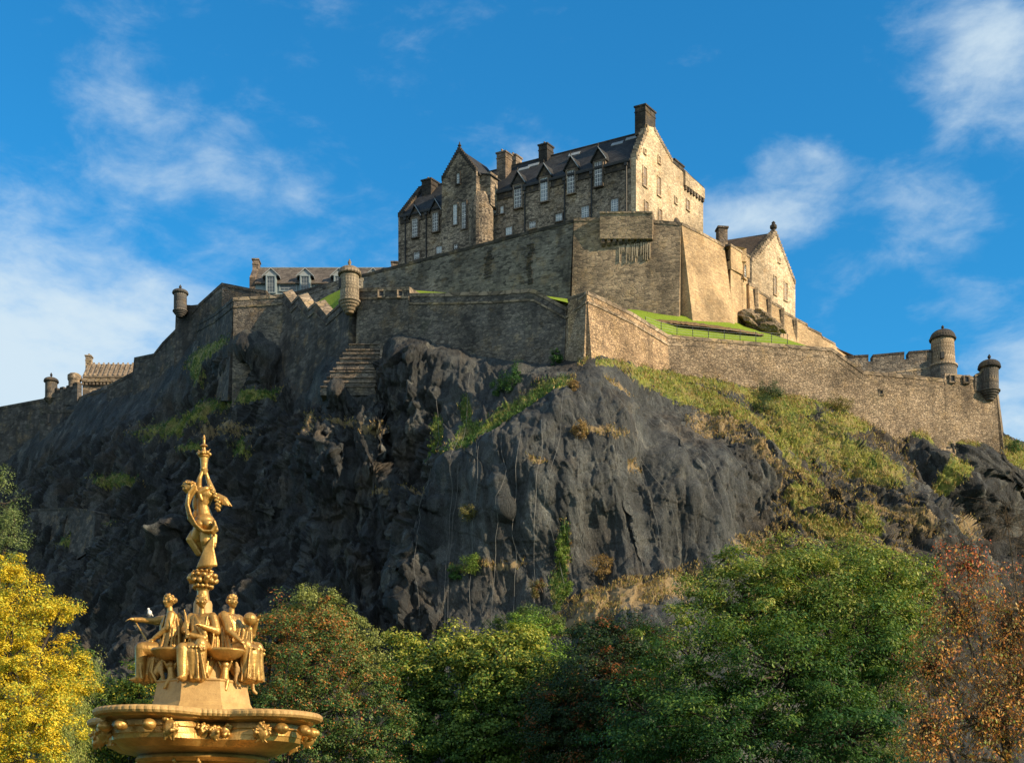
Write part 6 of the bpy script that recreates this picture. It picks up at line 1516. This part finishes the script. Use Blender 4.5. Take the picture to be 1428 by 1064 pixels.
B += [('e', FP(276, 702, 0), (.07, .06, .16)), ('e', FP(276, 722, 0), (.08, .07, .16)), ('c', FP(291, 757, .02), .08, FP(289, 788, .02), .085)]
stf = solid('standing_statue', B, 'gilt', fount, .0105, 2, place=XW)
D = []; rr = random.Random(6)
for i in range(7):
    o = Vector((rr.uniform(-.02, .02), -.12 - .012 * i, .012 * i)); off_ = (i - 3) * 1.5
    path = [(277, 686), (270, 698), (267.5 + off_ * .3, 712), (270 + off_ * .5, 727), (277 + off_ * .4, 739 + off_ * .5), (287, 747 + off_ * .6), (297, 748 + off_ * .4), (301.5, 742), (300, 736)]
    for a, b in zip(path[:-1], path[1:]): D.append(('c', FP(*a) + o, .020, FP(*b) + o, .022))
for i in range(11):
    f = i / 10; D += [('c', FP(298, 752, -.12), .024, FP(289 + 8 * f, 768, -.13), .028), ('c', FP(289 + 8 * f, 768, -.13), .028, FP(280 + 20 * f, 793 - 3 * f, -.10 - .05 * math.sin(3 * f)), .034)]
for i in range(8): D.append(('c', FP(300, 748, -.08), .028, FP(296 + 4 * math.sin(i), 757 + i, -.1), .028))
for i in range(6):
    f = i / 5; D += [('c', FP(270, 740, .05), .03, FP(266 + 3 * f, 752, .0), .04), ('c', FP(266 + 3 * f, 752, .0), .04, FP(276 + 4 * f, 772, .05), .03)]
D += [('c', FP(289, 684, -.1), .05, FP(281, 690, -.12), .04), ('c', FP(281, 690, -.12), .035, FP(284, 700, -.12), .025)]
solid('drapery', D, 'gilt', stf, .0115, 1, place=XW)
pr = [('c', FP(292 + 11 * math.sin(i / 9 * 1.9), 680 + 33 * i / 9, -.06), .030, FP(292 + 11 * math.sin((i + 1) / 9 * 1.9), 680 + 33 * (i + 1) / 9, -.06), .028) for i in range(9)]
pr += [('e', FP(292 + 11 * math.sin(i / 12 * 1.9) + 1.5 * (-1) ** i, 680 + 33 * i / 12, -.09), (.03, .03, .03)) for i in range(13)]
solid('flower_garland', pr, 'gilt', stf, .011, 1, place=XW)
solid('wing', [('c', FP(300, 690, .05), .05, FP(309, 695, .04), .045), ('c', FP(309, 695, .04), .045, FP(317, 705, .03), .012), ('c', FP(304, 696, .05), .045, FP(303, 706, .05), .03)] +
      [('c', FP(302 + 2 * i, 693 + i, .0), .014, FP(307 + 2.6 * i, 704 + .6 * i, .0), .008) for i in range(4)], 'gilt', stf, .011, 1, place=XW)
off = parent_world(fount)
mb = MB(); mb.lathe(off + Vector((fx(284.5), 0, 0)), [(.05, fz(662)), (.075, fz(655)), (.06, fz(653)), (.066, fz(646)), (.078, fz(639)), (.10, fz(637)), (.09, fz(635)), (.12, fz(634)), (.11, fz(631)), (.04, fz(629)), (.03, fz(624)),
    (.075, fz(622.5)), (.065, fz(621)), (.025, fz(619)), (.024, fz(613)), (.034, fz(612)), (.02, fz(609)), (.014, fz(607))], 20)
tc_ = mb.build('torch', M['gilt'], fount, smooth=False)
pr = [('e', Vector((fx(284.5) + .105 * math.cos(i * .79), .105 * math.sin(i * .79), fz(633.5) + .02 * math.sin(i * 2.1))), (.034, .034, .034)) for i in range(8)] + [('c', Vector((fx(284.5) + .06 * math.cos(i * 1.57), .06 * math.sin(i * 1.57), fz(631))), .012, Vector((fx(284.5) + .11 * math.cos(i * 1.57), .11 * math.sin(i * 1.57), fz(627))), .01) for i in range(4)]
solid('flower_ring', pr, 'gilt', tc_, .009, 1)

# ---- the bird on the outstretched arm
bp_ = Vector((FX0, FY, 0)) + FP(216, 864, -.36)
P = [('e', (0, 0, .065), (.035, .055, .045), (R_(35), 0, 0)), ('e', (0, -.035, .125), (.021, .024, .022)), ('c', (0, -.055, .123), .007, (0, -.075, .118), .003), ('c', (0, .04, .05), .02, (0, .10, .02), .010),
     ('c', (.012, 0, .03), .005, (.012, 0, 0), .004), ('c', (-.012, 0, .03), .005, (-.012, 0, 0), .004), ('c', (0, -.03, .10), .022, (0, -.01, .07), .035)]
simple('feathers', (0.55, 0.55, 0.56), .8, var=.15, scale=30)
bird = solid('bird', P, 'feathers', None, .005, 1); bird.location = bp_; bird.rotation_euler = (0, 0, R_(-20))
tag(bird, 'small pale bird perched on the outstretched arm of the left statue', 'bird')
